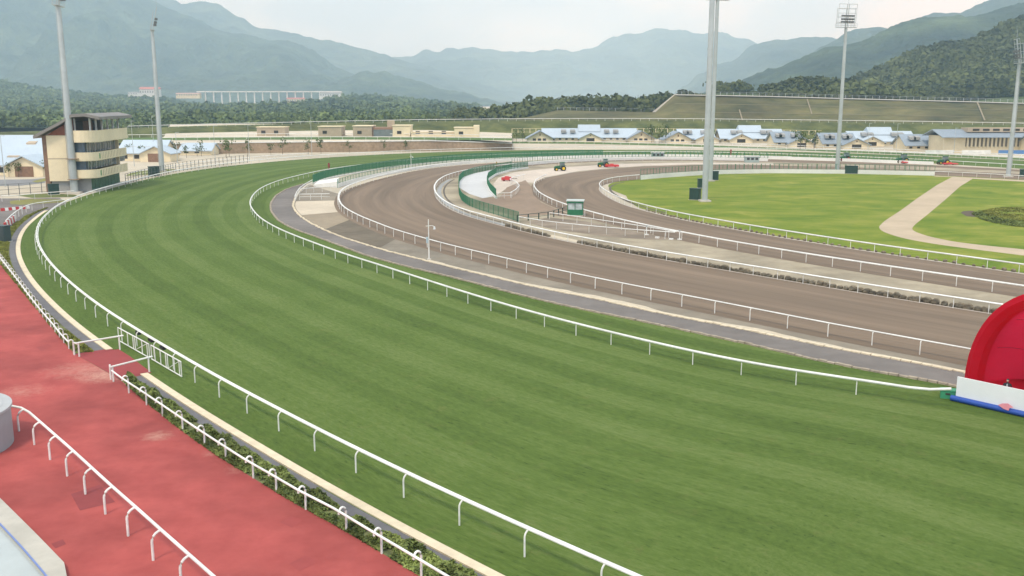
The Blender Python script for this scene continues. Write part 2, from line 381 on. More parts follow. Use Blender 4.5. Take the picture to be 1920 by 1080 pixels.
# pale spilt gravel beside the road, ragged edge
GRAV = mat('cream_gravel', (.56, .48, .36), .95, .18, 1.5, bump=.03, bumps=6)
c = cut(RI, G(1807,698), G(800,489)); wv = .25 + 1.5 * np.clip(fbm(np.arange(len(c)) * .22, np.zeros(len(c)) + 3, 4, 5) - .3, 0, 1) * np.interp(np.arange(len(c)), [0, 15, 45, 60, len(c)], [.4, .9, 1.5, 1.2, .5])
struct(sheet('gravel_strip', offs(c, .05), offs(c, -wv - .15), .060, GRAV))

# ---- apron of concrete slabs between road and dirt track
APR = mat('apron_concrete', (.25, .215, .165), .95, .12, .5, big=.16, bscale=.12)
struct(polysheet('apron', [tuple(q) for q in offs(RI, -.05)] + [tuple(q) for q in offs(cut(D1O, D1O[0], G(640,364)), .6)][::-1], .03, APR))
apron = bpy.data.objects['apron']
def apron_slab(a, b, mtl, z):                   # a, b: pixel pairs (road edge, rail edge) of two joints
    (a1, a2), (b1, b2) = a, b
    A = cut(offs(RI, -.3), G(*a1), G(*b1)); B = cut(offs(D1O, .25), G(*a2), G(*b2)); sheet('slab', A, B, z, mtl, parent=apron, n=12)
SL = [mat('slab_pale', (.54, .46, .35), .9, .08, .8, big=.1), mat('slab_dark', (.155, .128, .092), .95, .14, .7, big=.12, bscale=.2), mat('slab_mid', (.225, .195, .15), .95, .12, .7, big=.1, bscale=.2), mat('slab_sand', (.29, .235, .165), .95, .12, .7, big=.1)]
J = [((552,378),(633,376)), ((563,404),(638,397)), ((590,422),(648,407)), ((607,431),(661,412)), ((660,451),(700,430)), ((709,466),(742,447)), ((742,475),(766,455)), ((800,489),(806,467)), ((905,515),(909,493))]
for k, mi in enumerate((0, 3, 3, 1, 1, 2, 2, 2)):
    if k == 1: mi = 3
    apron_slab(J[k], J[k+1], SL[mi], .036 + .002 * (k % 2))

# ---- dirt tracks
DIRT = mat('harrowed_dirt', (.205, .155, .115), .95, .10, 1.2, big=.12, bscale=.06, bump=.03, bumps=5, stretch=None)
def dirt_mat():
    m = mat('dirt_lanes', (.193, .142, .099), .95, .11, 1, bump=0.03, bumps=3, big=.18, bscale=.3, uv=True, stretch=(.05, 24, 1))
    return m
DIRT2 = dirt_mat()
struct(sheet('dirt_track', offs(D1O, .7), offs(D1I, -.2), .042, DIRT2, nv=6, n=420))
struct(sheet('dirt_track_inner', offs(D2O, .7), offs(D2I, -.1), .042, DIRT2, nv=6, n=420))
bpy.data.objects['dirt_track_inner'].name = 'inner_dirt_track'
# strip between the two dirt tracks
MID = mat('weathered_concrete', (.33, .28, .20), .95, .14, .5, big=.26, bscale=.09)
struct(sheet('median_strip', D1I, offs(D2O, .5), .034, MID, n=420))
SAND = mat('brown_sand', (.26, .19, .135), .95, .1, .8, big=.1, bscale=.1)
struct(polysheet('sand_apron', [G(*p) for p in ((905,372),(936,372),(950,352),(985,338),(996,350),(1000,366),(1015,380),(1056,398),(1100,412),(1062,408),(1030,402),(975,408),(930,396),(895,383))], .052, SAND))
struct(polysheet('holding_lane', [G(*p) for p in ((985,417),(1030,408),(1100,416),(1180,433),(1268,449),(1215,450),(1130,443),(1040,431))], .048, mat('packed_dirt', (.25, .20, .15), .95, .12, .7, big=.2, bscale=.15)))
# pale ramp between the green fences and the haul strip behind it
RAMP = mat('white_concrete', (.76, .75, .71), .9, .06, .5, big=.06)
struct(polysheet('ramp', [G(*p) for p in ((861,352),(862,340),(870,331),(890,325),(925,318),(960,313.5),(985,312),(950,321),(925,331),(913,343),(916,354),(928,368),(905,372),(880,364))], .05, mat('ramp_concrete', (.56, .56, .56), .9, .06, .5, big=.08)))
struct(polysheet('haul_strip', [G(*p) for p in ((925,345),(935,333),(965,323),(1040,315),(1160,307.5),(1300,305),(1450,306),(1450,309),(1300,308.5),(1210,311),(1157,314.5),(1085,321),(1020,333),(1000,343),(975,341),(955,350),(932,366))], .046, mat('pinkish_concrete', (.55, .47, .39), .9, .1, .4, big=.1)))

# ---- infield lawn, path, bed
def lawn_mat(name, a, b, c):
    m = bpy.data.materials.new(name); m.use_nodes = True; t = m.node_tree; bs = t.nodes['Principled BSDF']; bs.inputs['Roughness'].default_value = .9; bs.inputs['Specular IOR Level'].default_value = .15
    geo = N('ShaderNodeNewGeometry', t); mpn = N('ShaderNodeMapping', t); mpn.inputs['Scale'].default_value = (.09, .14, 1); mpn.inputs['Rotation'].default_value = (0, 0, .35)
    t.links.new(geo.outputs['Position'], mpn.inputs[0])
    n = N('ShaderNodeTexNoise', t); n.inputs['Scale'].default_value = 1.0; n.inputs['Detail'].default_value = 7; n.inputs['Roughness'].default_value = .68; n.inputs['Distortion'].default_value = .6
    t.links.new(mpn.outputs[0], n.inputs['Vector'])
    r = N('ShaderNodeValToRGB', t); el = r.color_ramp.elements; el[0].position = .3; el[1].position = .72; el[0].color = (*a, 1); el[1].color = (*c, 1); q = el.new(.5); q.color = (*b, 1)
    t.links.new(n.outputs[0], r.inputs[0]); t.links.new(r.outputs[0], bs.inputs['Base Color'])
    n3 = N('ShaderNodeTexNoise', t); n3.inputs['Scale'].default_value = 4; t.links.new(geo.outputs['Position'], n3.inputs['Vector'])
    bp = N('ShaderNodeBump', t); bp.inputs['Distance'].default_value = .06; t.links.new(n3.outputs[0], bp.inputs['Height']); t.links.new(bp.outputs[0], bs.inputs['Normal'])
    return m
LAWN = lawn_mat('infield_grass', (.092, .162, .014), (.165, .214, .024), (.30, .29, .058))
lw = offs(D2I, -1.6); i0 = int(np.argmin(np.linalg.norm(D2I - np.array(G(1190,391))[:2], axis=1)))
struct(polysheet('infield_lawn', [tuple(p) for p in offs(D2I, -np.interp(np.arange(len(D2I)), [0, i0, i0 + 25, i0 + 60, len(D2I)], [1.0, 1.2, 4.5, .4, .4]))], .03, LAWN))
PATH = mat('pale_path', (.47, .375, .265), .95, .06, .6, big=.08, bscale=.1)
pl = [(1787,331),(1757,347),(1720,372),(1690,394),(1658,415),(1647,426),(1652,433),(1665,438.5),(1692,447),(1740,456),(1777,461.5),(1850,471),(1920,479.5),(2050,497)]
pr = [(1826,334),(1800,350),(1772,375),(1740,402),(1716,421),(1709,429),(1713,434),(1740,443.5),(1790,454),(1850,461),(1920,468),(2050,482)]
struct(polysheet('infield_path', [tuple(p) for p in cur(pl, 1.5)] + [tuple(p) for p in cur(pr, 1.5)][::-1], .036, PATH))
struct(polysheet('infield_path_far', [G(*p) for p in ((1752,329.5),(1920,338),(2080,348),(2080,352),(1920,341),(1826,335.5),(1787,332.5),(1752,331))], .040, PATH))
bpy.data.objects['infield_path_far'].name = 'cross_path'

# ---- left side: kerb, drain, planting strip, red pavement
K0 = offs(TO, 1.9); cutA, cutB = G(1020,1110), G(70,395)
sel = cut(K0, cutA, cutB)
gapa, gapb = np.array(G(217,655))[:2], np.array(G(280,700))[:2]
def outside_gap(c):
    ia = int(np.argmin(np.linalg.norm(c - gapb, axis=1))); ib = int(np.argmin(np.linalg.norm(c - gapa, axis=1)))
    return c[:ia+1], c[ib:]
def kerb_run(name, c, wd, h, mtl, ja=.0):
    b = MB(); jw = ja * (fbm(np.arange(len(c)) * .5, np.zeros(len(c)), 4, 9) - .5)
    b.v = []; pts = c3(c, 0)
    b.sweep([Vector(p) for p in pts], [(-.0, .0), (wd, .0), (wd, h), (-.0, h)])
    return struct(b.build(name, mtl))
for k, part in enumerate(outside_gap(K0[:int(np.argmin(np.linalg.norm(K0 - np.array(cutB)[:2], axis=1)))])):
    kerb_run('turf_kerb', resample(part, 1.5), .55, .07, CURB)
    struct(sheet('drain_channel', offs(part, .6), offs(part, 1.35), .018, mat('dark_drain_asphalt', (.145, .14, .145), .9, .15, .8, big=.12)))
BED = mat('planting_soil', (.10, .11, .05), .95, .35, .8, big=.25, bscale=.2, tint=(.14, .15, .06))
full = K0[:int(np.argmin(np.linalg.norm(K0 - np.array(cutB)[:2], axis=1)))]
struct(polysheet('planting_bed', [tuple(p) for p in offs(full, 1.3)] + [tuple(G(*p))[:2] for p in ((100,386),(60,398),(30,425),(-60,440),(-220,480),(-400,700),(-400,1300))], .006, BED))
REDM = mat('red_rubber_paving', (.325, .060, .054), .9, .08, .5, big=.16, bscale=.16, bump=.006, bumps=30, tint=(.37, .078, .068))
def add_wear(m, spots, pale):
    t = m.node_tree; b = [n for n in t.nodes if n.type == 'BSDF_PRINCIPLED'][0]; geo = N('ShaderNodeNewGeometry', t); src = b.inputs['Base Color'].links[0].from_socket
    for (c, r, amt) in spots:
        sub = N('ShaderNodeVectorMath', t, operation='DISTANCE'); t.links.new(geo.outputs['Position'], sub.inputs[0]); sub.inputs[1].default_value = c
        mr = N('ShaderNodeMapRange', t); mr.inputs['From Min'].default_value = 0; mr.inputs['From Max'].default_value = r; mr.inputs['To Min'].default_value = amt; mr.inputs['To Max'].default_value = 0; t.links.new(sub.outputs['Value'], mr.inputs['Value'])
        nz = N('ShaderNodeTexNoise', t); nz.inputs['Scale'].default_value = 1.9; nz.inputs['Detail'].default_value = 9; nz.inputs['Roughness'].default_value = .8; t.links.new(geo.outputs['Position'], nz.inputs['Vector'])
        ad = N('ShaderNodeMath', t, operation='MULTIPLY'); t.links.new(mr.outputs[0], ad.inputs[0]); t.links.new(nz.outputs[0], ad.inputs[1])
        rp2 = N('ShaderNodeMapRange', t); rp2.inputs['From Min'].default_value = .25; rp2.inputs['From Max'].default_value = .62; rp2.clamp = True; t.links.new(ad.outputs[0], rp2.inputs['Value'])
        mm = N('ShaderNodeMix', t, data_type='RGBA'); t.links.new(rp2.outputs[0], mm.inputs[0]); t.links.new(src, mm.inputs[6]); mm.inputs[7].default_value = (*pale, 1); src = mm.outputs[2]
    t.links.new(src, b.inputs['Base Color'])
add_wear(REDM, [(G(198,704), 4.2, 1.15), (G(160,692), 7.5, .85), (G(40,735), 6, .75), (G(295,818), 2.2, 1.0), (G(450,880), 3, .7), (G(395,850), 2, .7)], (.50, .26, .20))
RE = [(1050,1240),(780,1077),(690,1022),(605,972),(540,937),(475,897),(407,855),(350,815),(290,768),(225,712),(140,664),(100,617),(50,556),(0,495),(-60,425)]
rex = cur(RE, .6, .5)
struct(polysheet('red_pavement', [tuple(p) for p in rex] + [tuple(G(*p))[:2] for p in ((-220,430),(-420,700),(-420,1300),(500,1500))], .016, REDM))
redp = bpy.data.objects['red_pavement']
polysheet('crossing', [G(*p) for p in ((140,664),(200,655),(216,656),(222,655),(243,668),(284,699),(278,701),(228,713))], .024, mat('red_rubber_dark', (.27, .05, .05), .9, .08, 1, big=.1), redp)
DREDM = mat('red_cover', (.25, .05, .05), .85, .08, 1.2); MREDM = mat('red_patch', (.31, .06, .055), .85, .08, 1.2)
for q, mm_ in (([(133,927),(187,909),(216,942),(150,958)], DREDM), ([(96,1020),(118,1012),(124,1021),(104,1029)], DREDM), ([(525,980),(546,969),(568,976),(547,990)], MREDM), ([(541,1058),(574,1042),(597,1054),(562,1072)], MREDM), ([(68,652),(90,645),(99,650),(78,659)], MREDM)):
    polysheet('access_cover', [G(*p) for p in q], .021, mm_, redp)
# ---- left-hand service yard by the tower
struct(polysheet('yard_asphalt', [G(*p) for p in ((-300,430),(-300,378),(0,372),(60,372),(112,371),(126,381),(100,392),(68,400),(30,420),(0,432))], .012, ASPH))
struct(polysheet('yard_island', [G(*p) for p in ((20,383),(18,377),(60,373),(120,374),(122,379),(80,382),(40,384))], .02, mat('yellowed_grass', (.22, .21, .06), .9, .2, 1, big=.2)))
struct(polysheet('yard_lawn', [G(*p) for p in ((30,366),(90,363),(140,365),(150,369),(60,371))], .02, mat('yard_grass', (.12, .14, .04), .9, .2, 1, big=.2)))
struct(polysheet('back_lane', [G(*p) for p in ((-200,352),(-200,340),(60,336),(84,334),(84,343),(40,348))], .02, mat('pale_asphalt', (.22, .22, .22), .9, .1, .5, big=.1)))
struct(polysheet('back_verge', [G(*p) for p in ((60,340),(90,333),(92,338),(70,343))], .024, mat('yellowed_grass', (.22, .21, .06))))
struct(polysheet('far_verge', [G(*p) for p in ((235,330),(250,322),(300,318),(330,317),(300,326))], .02, mat('verge_grass', (.17, .19, .05), .9, .2, 1, big=.2)))

# ---- plateau behind the left half of the course, held by a stone wall
wall_c = cur([(300,291),(400,288.5),(480,287),(640,285),(780,283.5),(860,281.5),(960,280)], 6, 4)
WH = np.interp(np.arange(len(wall_c)), [0, len(wall_c) * .72, len(wall_c)], [4.0, 4.0, 2.2])
wt = MB(); n_ = len(wall_c)
for k in range(n_ - 1):
    p, q = wall_c[k], wall_c[k+1]
    wt.quad((*p, 0), (*q, 0), (*q, WH[k+1]), (*p, WH[k]))
    wt.quad((*p, WH[k]), (*q, WH[k+1]), (q[0], q[1] + .6, WH[k+1]), (p[0], p[1] + .6, WH[k]))
wallo = empty('retaining_wall', (*wall_c[n_//2], 0)); wm = wt.build('wall_face', STONEW, wallo); wm.matrix_parent_inverse = Matrix.Translation(-wallo.location)
tag(wallo, 'long low brown stone wall behind the far bend', 'wall')
cop = MB(); cop.sweep([Vector((p[0], p[1] + .3, h + .01)) for p, h in zip(wall_c, WH)], [(-.5, 0), (.5, 0), (.5, .35), (-.5, .35)])
cp_ = cop.build('coping', WHITE, wallo); cp_.matrix_parent_inverse = Matrix.Translation(-wallo.location)
PLAT = mat('plateau_ground', (.58, .51, .40), .95, .08, .1, big=.1, bscale=.02)
vv = []; ff = []
for k, (p, h) in enumerate(zip(wall_c, WH)):
    for q, (ya, hh) in enumerate(((.6, h), (60, h + (.0)), (130, h + .6), (260, h + 1.5))): vv.append((p[0] * (1 + ya / 400), p[1] + ya, hh - .02))
for k in range(n_ - 1):
    for q in range(3): a = k * 4 + q; ff.append((a, a + 4, a + 5, a + 1))
struct(link('plateau', np_mesh('plateau', vv, np.array(ff), PLAT)))

# ---- gallop strip in front of the stables
gsA = [(940,265.5),(1100,266.5),(1250,270),(1440,276.5),(1600,283),(1750,289),(1920,297)]
struct(sheet('gallop_strip', cur(gsA, 5, 3), cur([(x, y + 3.2) for x, y in gsA], 5, 3), .03, mat('far_turf', (.085, .145, .030), .9, .15, .2, big=.1)))
# ---- banks behind the stables and the terraced slope
def loft(name, lines, m, sub=1):
    """lines: list of polylines [(px,py,Y)...] from near to far; same count each"""
    L = [[P(*p) for p in l] for l in lines]; n = len(L[0]); v = [tuple(p) for l in L for p in l]
    f = [(r * n + k, r * n + k + 1, (r+1) * n + k + 1, (r+1) * n + k) for r in range(len(L) - 1) for k in range(n - 1)]
    return struct(link(name, np_mesh(name, v, np.array(f), m)))
BANKG = mat('bank_grass', (.062, .085, .018), .95, .22, .12, big=.22, bscale=.03, bump=.3, bumps=.5, tint=(.115, .12, .035))
TERR = mat('terrace_grass', (.070, .080, .022), .95, .32, .06, big=.32, bscale=.025, bump=.25, bumps=.6, tint=(.114, .098, .038))
xs = [-250, 0, 120, 240, 360, 480, 640, 800, 960, 1080, 1200, 1320, 1440, 1580, 1700, 1820, 1920, 2100]
ytop = [252, 249, 245, 241, 237.5, 234.5, 231, 228, 226.5, 226, 226, 226.5, 228, 229.5, 231, 233, 235, 239]
yfoot = [262, 262, 260, 258, 256, 252, 250, 252, 255, 256, 256, 256, 257, 259, 261, 263, 265, 268]
YD = [430, 440, 460, 480, 500, 520, 540, 545, 550, 550, 550, 550, 550, 545, 540, 530, 520, 500]
loft('grass_bank', [[(x, yf + 10, y - 28) for x, yf, y in zip(xs, yfoot, YD)], [(x, (yf + yt) / 2, y - 10) for x, yf, yt, y in zip(xs, yfoot, ytop, YD)], [(x, yt, y) for x, yt, y in zip(xs, ytop, YD)], [(x, yt - 1.2, y + 18) for x, yt, y in zip(xs, ytop, YD)], [(x, yt + 4, y + 60) for x, yt, y in zip(xs, ytop, YD)]], BANKG)
tx = [955, 985, 1045, 1140, 1228, 1266, 1340, 1440, 1580, 1700, 1820, 1920, 2120]
tt = [223, 220, 207, 208.5, 210, 177, 178, 180, 184, 187, 190, 193, 198]
tb = [227, 226.5, 226, 226, 226, 226.5, 227, 228, 229.5, 231, 233, 235, 239]
tY = [560, 560, 560, 560, 560, 560, 560, 560, 555, 550, 540, 530, 510]
def mixl(t, extra, dy=0): return [(x, b + (a - b) * t + dy, y + extra) for x, a, b, y in zip(tx, tt, tb, tY)]
loft('terraced_slope', [mixl(-.05, 8), mixl(.32, 26), mixl(.335, 29), mixl(.64, 47), mixl(.655, 50), mixl(1, 72), [(x, a - .4, y + 82) for x, a, y in zip(tx, tt, tY)], [(x, a + 3, y + 120) for x, a, y in zip(tx, tt, tY)]], TERR)
BERM = mat('berm_path', (.20, .175, .10), .95, .2, .1)
for t0_, e0, t1_, e1 in ((.32, 26, .335, 29), (.64, 47, .655, 50)):
    a_ = [(x, y - .25, d - .3) for x, y, d in mixl(t0_, e0)]; b_ = [(x, y - .25, d - .3) for x, y, d in mixl(t1_, e1)]
    loft('slope_berm', [a_[5:], b_[5:]], BERM)
loft('crest_path', [[(x, a + 1.6, y + 67) for x, a, y in list(zip(tx, tt, tY))[5:]], [(x, a - .25, y + 71) for x, a, y in list(zip(tx, tt, tY))[5:]]], mat('crest_concrete', (.36, .34, .29), .9, .12, .2))
# pale stepped drains down the slope
DRN = mat('weathered_drain', (.30, .25, .17), .95, .15, .3)
def slope_line(name, a, b, wd, m, label):
    A, B = P(*a), P(*b); sd = Vector((1, 0, 0)) * wd; o = MB(); up = Vector((0, -.5, .25))
    o.quad(A - sd + up, A + sd + up, B + sd + up, B - sd + up); o.quad(A - sd, A - sd + up, B - sd + up, B - sd); o.quad(A + sd + up, A + sd, B + sd, B + sd + up)
    return tag(o.build(name, m), label, 'drain')
slope_line('stepped_drain', (1226,211,628), (1268,177,632), 1.2, CONC, 'pale stepped drain climbing the left edge of the terraced slope')
slope_line('stepped_drain', (1392,226,568), (1386,206,596), .3, DRN, 'short pale drain low on the slope behind the tall twin masts')
slope_line('stepped_drain', (1522,214,585), (1513,186,622), .25, DRN, 'thin pale drain on the slope just left of the lone mid mast')
slope_line('stepped_drain', (1846,226,550), (1832,192,600), .3, DRN, 'pale drain with a broad step on the slope near the right edge')

# ---- hills and mountains
def hill_mat(name, a, b, sc, bd, bs, big=.25, bsc=.004):
    return mat(name, a, .95, .35, sc, big=big, bscale=bsc, bump=bd, bumps=bs, tint=b, spec=.05)
NEARF = hill_mat('hill_forest', (.030, .052, .018), (.075, .098, .034), .05, 3, .09)
MIDF = hill_mat('mid_hill_forest', (.014, .026, .013), (.058, .076, .036), .010, 40, .022, .45, .004)
FARF = hill_mat('far_hill_forest', (.018, .030, .018), (.062, .076, .042), .005, 90, .009, .4, .002)
def ridge(name, prof, Y, front, back, zf, m, amp=.22, cols=6, seed=1, rows=26, nsc=1.0, jag=.0):
    if name.startswith('mountain'): Y, front, back, nsc = Y * 1.5, front * 1.5, back * 1.5, nsc * 1.5
    prof = sorted(prof); xs = np.arange(prof[0][0], prof[-1][0] + .1, cols); ys = np.interp(xs, [p[0] for p in prof], [p[1] for p in prof])
    ks = np.ones(3) / 3; ys = np.convolve(np.pad(ys, 1, 'edge'), ks, 'valid')
    ys = ys + jag * (fbm(xs * .05, xs * 0 + seed, 5, seed) - .48) * 2.4
    top = np.array([tuple(P(x, y, Y)) for x, y in zip(xs, ys)])
    T = np.r_[-np.linspace(1, 0, rows, endpoint=False), np.linspace(0, 1, rows // 3)]
    V = np.zeros((len(T), len(xs), 3))
    for r, t in enumerate(T):
        d = front if t < 0 else back; yy = Y + t * d
        # slopes fan out from the ridge line instead of from the viewer
        X = top[:, 0] * (1 - .25 * abs(t) * (1 if t < 0 else -1) * d / Y)
        sh = (1 - abs(t)) ** 1.15; hgt = np.maximum(top[:, 2] - zf, 0)
        g = ridged(X / (180 * nsc) + seed, (yy + 0 * X) / (420 * nsc), 4, seed) - .5
        env = np.clip(abs(t) * 2.5, 0, 1) * np.clip((1 - abs(t)) * 3, 0, 1)
        z = zf + hgt * sh + hgt * amp * g * env * 1.6
        z += hgt * amp * .35 * (fbm(X / (60 * nsc), (yy + 0 * X) / (60 * nsc), 4, seed + 7) - .5) * env
        # nothing in front may hide the ridge line
        V[r] = np.c_[X, np.full(len(xs), yy), z]
    n = len(xs); v = V.reshape(-1, 3); i = np.arange(n - 1)
    f = np.concatenate([np.stack([r*n + i, r*n + i + 1, (r+1)*n + i + 1, (r+1)*n + i], 1) for r in range(len(T) - 1)])
    o = struct(link(name, np_mesh(name, v, f, m, smooth=True))); return o, V[:rows]
FAR = [(560,150),(640,135),(700,118),(735,108),(767,107),(787,97),(825,95),(855,89),(890,86),(915,91),(960,97),(1000,95.5),(1030,94),(1047,90),(1075,96),(1100,89),(1120,87),(1145,72),(1172,65),(1210,60),(1227,54),(1247,56),(1285,59),(1330,60),(1360,61),(1385,70),(1410,79),(1470,95),(1560,120),(1700,150)]
ridge('mountain', FAR, 6200, 1500, 500, 0, FARF, .45, 5, 3, nsc=4, jag=4.5)
ridge('mountain_spur', [(980,184),(1005,175),(1040,155),(1072,141),(1100,135),(1150,150),(1220,165),(1300,175)], 5200, 700, 400, 0, FARF, .2, 8, 5, nsc=5, jag=4.5)
ridge('mountain', [(1240,190),(1294,157),(1305,140),(1322,134),(1342,120),(1372,112),(1390,100),(1405,85),(1440,76),(1460,76),(1490,72),(1510,69),(1560,71),(1620,80),(1750,110)], 3900, 1000, 700, 0, FARF, .4, 5, 8, nsc=3, jag=4.5)
ridge('mountain', [(1480,125),(1540,89),(1565,75),(1590,62),(1615,52),(1652,47),(1666,51),(1700,42),(1747,26),(1772,25),(1795,24),(1815,19),(1840,6),(1870,-8),(1920,-28),(2000,-55),(2150,-95)], 2700, 700, 600, 0, FARF, .4, 5, 11, nsc=2.4, jag=4.5)
ridge('mountain', [(1290,180),(1380,152),(1440,131),(1465,122),(1502,107),(1540,92),(1565,85),(1600,81),(1627,70),(1665,52),(1690,41),(1727,32),(1765,29),(1827,32),(1865,20),(1920,5),(2000,-30),(2150,-85)], 1600, 420, 400, 5, MIDF, .5, 5, 14, nsc=1.6, jag=4.5)
ridge('mountain', [(-500,-100),(-200,-100),(100,-80),(200,-52),(280,-15),(340,4),(375,4),(410,8),(430,22),(455,36),(480,50),(520,56),(555,64),(610,75),(655,85),(700,98),(730,107),(775,119),(805,127),(855,145),(905,160),(960,174),(1010,190)], 5000, 1200, 700, 0, FARF, .5, 5, 17, nsc=2.6, jag=4.5)
ridge('mountain', [(-500,-120),(-200,-115),(0,-95),(120,-66),(220,-30),(300,8),(345,26),(400,50),(440,62),(480,72),(520,76),(545,77),(567,85),(592,97),(620,117),(640,131),(668,141),(720,165),(780,190)], 3700, 1100, 900, 5, MIDF, .6, 5, 21, nsc=1.8, jag=4.5)
ridge('mountain', [(560,188),(620,160),(650,145),(675,136),(692,132),(725,136),(755,145),(805,160),(855,171),(905,183),(955,196)], 3100, 550, 500, 5, MIDF, .5, 5, 25, nsc=1.2, jag=4.5)
_, LH = ridge('hill', [(-450,85),(-200,115),(0,150),(60,162),(120,170),(180,178),(240,183),(300,186),(340,189),(375,201),(425,217),(470,221),(520,219),(560,214),(600,206),(642,194),(700,182),(760,186),(830,196),(900,207)], 2550, 1200, 300, 4, NEARF, .3, 6, 31, nsc=1.0, jag=2)
_, RH = ridge('hill', [(1480,192),(1560,172),(1590,157),(1620,142),(1652,125),(1677,115),(1710,99),(1740,92),(1765,85),(1785,81),(1815,76),(1840,64),(1865,51),(1902,35),(1920,27),(1990,0),(2150,-60)], 1150, 420, 260, 17, NEARF, .12, 5, 37, nsc=.8, jag=1)
_, SH = ridge('hill', [(1270,188),(1330,174),(1365,164),(1400,168),(1440,173),(1465,162),(1490,154),(1512,152),(1540,158),(1570,161),(1620,174),(1680,186)], 820, 130, 120, 20, NEARF, .1, 5, 41, rows=14, nsc=.5, jag=1)
_, CH = ridge('hill', [(840,232),(900,222),(930,215),(960,209),(985,204),(1027,199),(1072,193),(1122,191),(1172,193),(1230,190),(1270,182),(1310,176),(1380,174),(1420,180)], 700, 78, 80, 8, NEARF, .08, 5, 45, rows=12, nsc=.5, jag=1)
FF = mat('far_scrub', (.045, .072, .026), .95, .4, .03, big=.3, bscale=.01, bump=2, bumps=.1, tint=(.085, .11, .04))
ffm = MB(); nx = 40; ny = 14
for j in range(ny + 1):
    for i in range(nx + 1):
        y_ = 640 + (1330 - 640) * j / ny; x_ = -1300 + (1330) * i / nx; ffm.v.append((x_ * y_ / 1000, y_, 1.0 + 1.5 * (j / ny) + 3 * float(fbm(np.array([x_ / 90.]), np.array([y_ / 60.]), 4, 3)[0])))
for j in range(ny):
    for i in range(nx): q_ = j * (nx + 1) + i; ffm.f.append((q_, q_ + 1, q_ + nx + 2, q_ + nx + 1))
struct(ffm.build('scrubland', FF, None, True))
# trees of the woods: leafy clumps, too many and too far to count
SCRUB = [(x_, y_, z_) for (x_, y_, z_) in ffm.v]
def crown_variant(seed, nl=40):
    r = np.random.default_rng(seed); lob = r.normal(size=(5, 3)) * (.34, .34, .22); lob[0] = 0
    ctr = lob[r.integers(0, 5, nl)]; d = r.normal(size=(nl, 3)); d /= np.linalg.norm(d, axis=1)[:, None]; d[:, 2] = np.abs(d[:, 2]) * .9 - .12
    c = ctr + d * r.uniform(.38, .62, (nl, 1)); nrm = d + r.normal(size=(nl, 3)) * .35; nrm /= np.linalg.norm(nrm, axis=1)[:, None]
    a = np.cross(nrm, r.normal(size=(nl, 3))); a /= np.linalg.norm(a, axis=1)[:, None]; b = np.cross(nrm, a); s = r.uniform(.12, .24, (nl, 1))
    v = np.stack([c - a*s - b*s*.7, c + a*s - b*s*.7, c + a*s*.8 + b*s*.9, c - a*s*.8 + b*s*.9], 1).reshape(-1, 3); v[:, 2] += .45
    return v
CV = [crown_variant(k) for k in range(8)]
def wood(name, pts, size, m, label, squash=.85):
    vs_, n0 = [], 0
    for k, p in enumerate(pts):
        s = size * RNG.uniform(.5, 1.25) * (1.35 if RNG.uniform() < .12 else 1); a = RNG.uniform(0, 6.28); c_, s_ = math.cos(a), math.sin(a); v = CV[k % 8] * (s, s, s * squash * RNG.uniform(.8, 1.3))
        vs_.append(np.c_[v[:, 0] * c_ - v[:, 1] * s_ + p[0], v[:, 0] * s_ + v[:, 1] * c_ + p[1], v[:, 2] + p[2]])
    v = np.concatenate(vs_); f = np.arange(len(v)).reshape(-1, 4)
    return tag(link(name, np_mesh(name, v, f, m)), label, 'woodland', kind='stuff')
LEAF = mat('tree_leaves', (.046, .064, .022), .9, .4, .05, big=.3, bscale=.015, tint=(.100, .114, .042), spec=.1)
def surf_pts(V, n, r0=0, r1=None, pxmin=-50, pxmax=1990):
    r1 = r1 or V.shape[0] - 1; o = []
    while len(o) < n:
        r = RNG.uniform(r0, r1 - .001); c = RNG.uniform(0, V.shape[1] - 1.001); i, j = int(r), int(c); a, b = r - i, c - j
        p = (V[i, j] * (1-a) + V[min(i+1, V.shape[0]-1), j] * a) * (1-b) + (V[i, j+1] * (1-a) + V[min(i+1, V.shape[0]-1), j+1] * a) * b
        q = 960 + FPX * p[0] / p[1]
        if pxmin < q < pxmax: o.append(p)
    return o
wood('right_hillside_wood', surf_pts(RH, 12500, 4), 5.8, LEAF, 'dense dark green wood covering the near hillside on the right')
wood('knoll_wood', surf_pts(SH, 1000, 2, None, 1425, 1700) + surf_pts(SH, 90, 8, None, 1340, 1392), 5.8, LEAF, 'low rounded wood behind the top of the terraced slope')
wood('ridge_wood', surf_pts(CH, 1500, 2, None, 860, 1300), 5.0, LEAF, 'dark mixed wood on the low ridge left of the terraced slope')
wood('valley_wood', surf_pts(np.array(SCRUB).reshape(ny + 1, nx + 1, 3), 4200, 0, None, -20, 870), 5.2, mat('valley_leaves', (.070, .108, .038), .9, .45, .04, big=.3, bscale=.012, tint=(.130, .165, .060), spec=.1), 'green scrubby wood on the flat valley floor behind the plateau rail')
wood('left_hillside_wood', surf_pts(LH, 6000, 0, None, -20, 900), 8.5, mat('hazy_leaves', (.075, .112, .044), .9, .45, .02, big=.3, bscale=.008, tint=(.130, .165, .068), spec=.1), 'hazy green wood on the low hills below the viaduct')
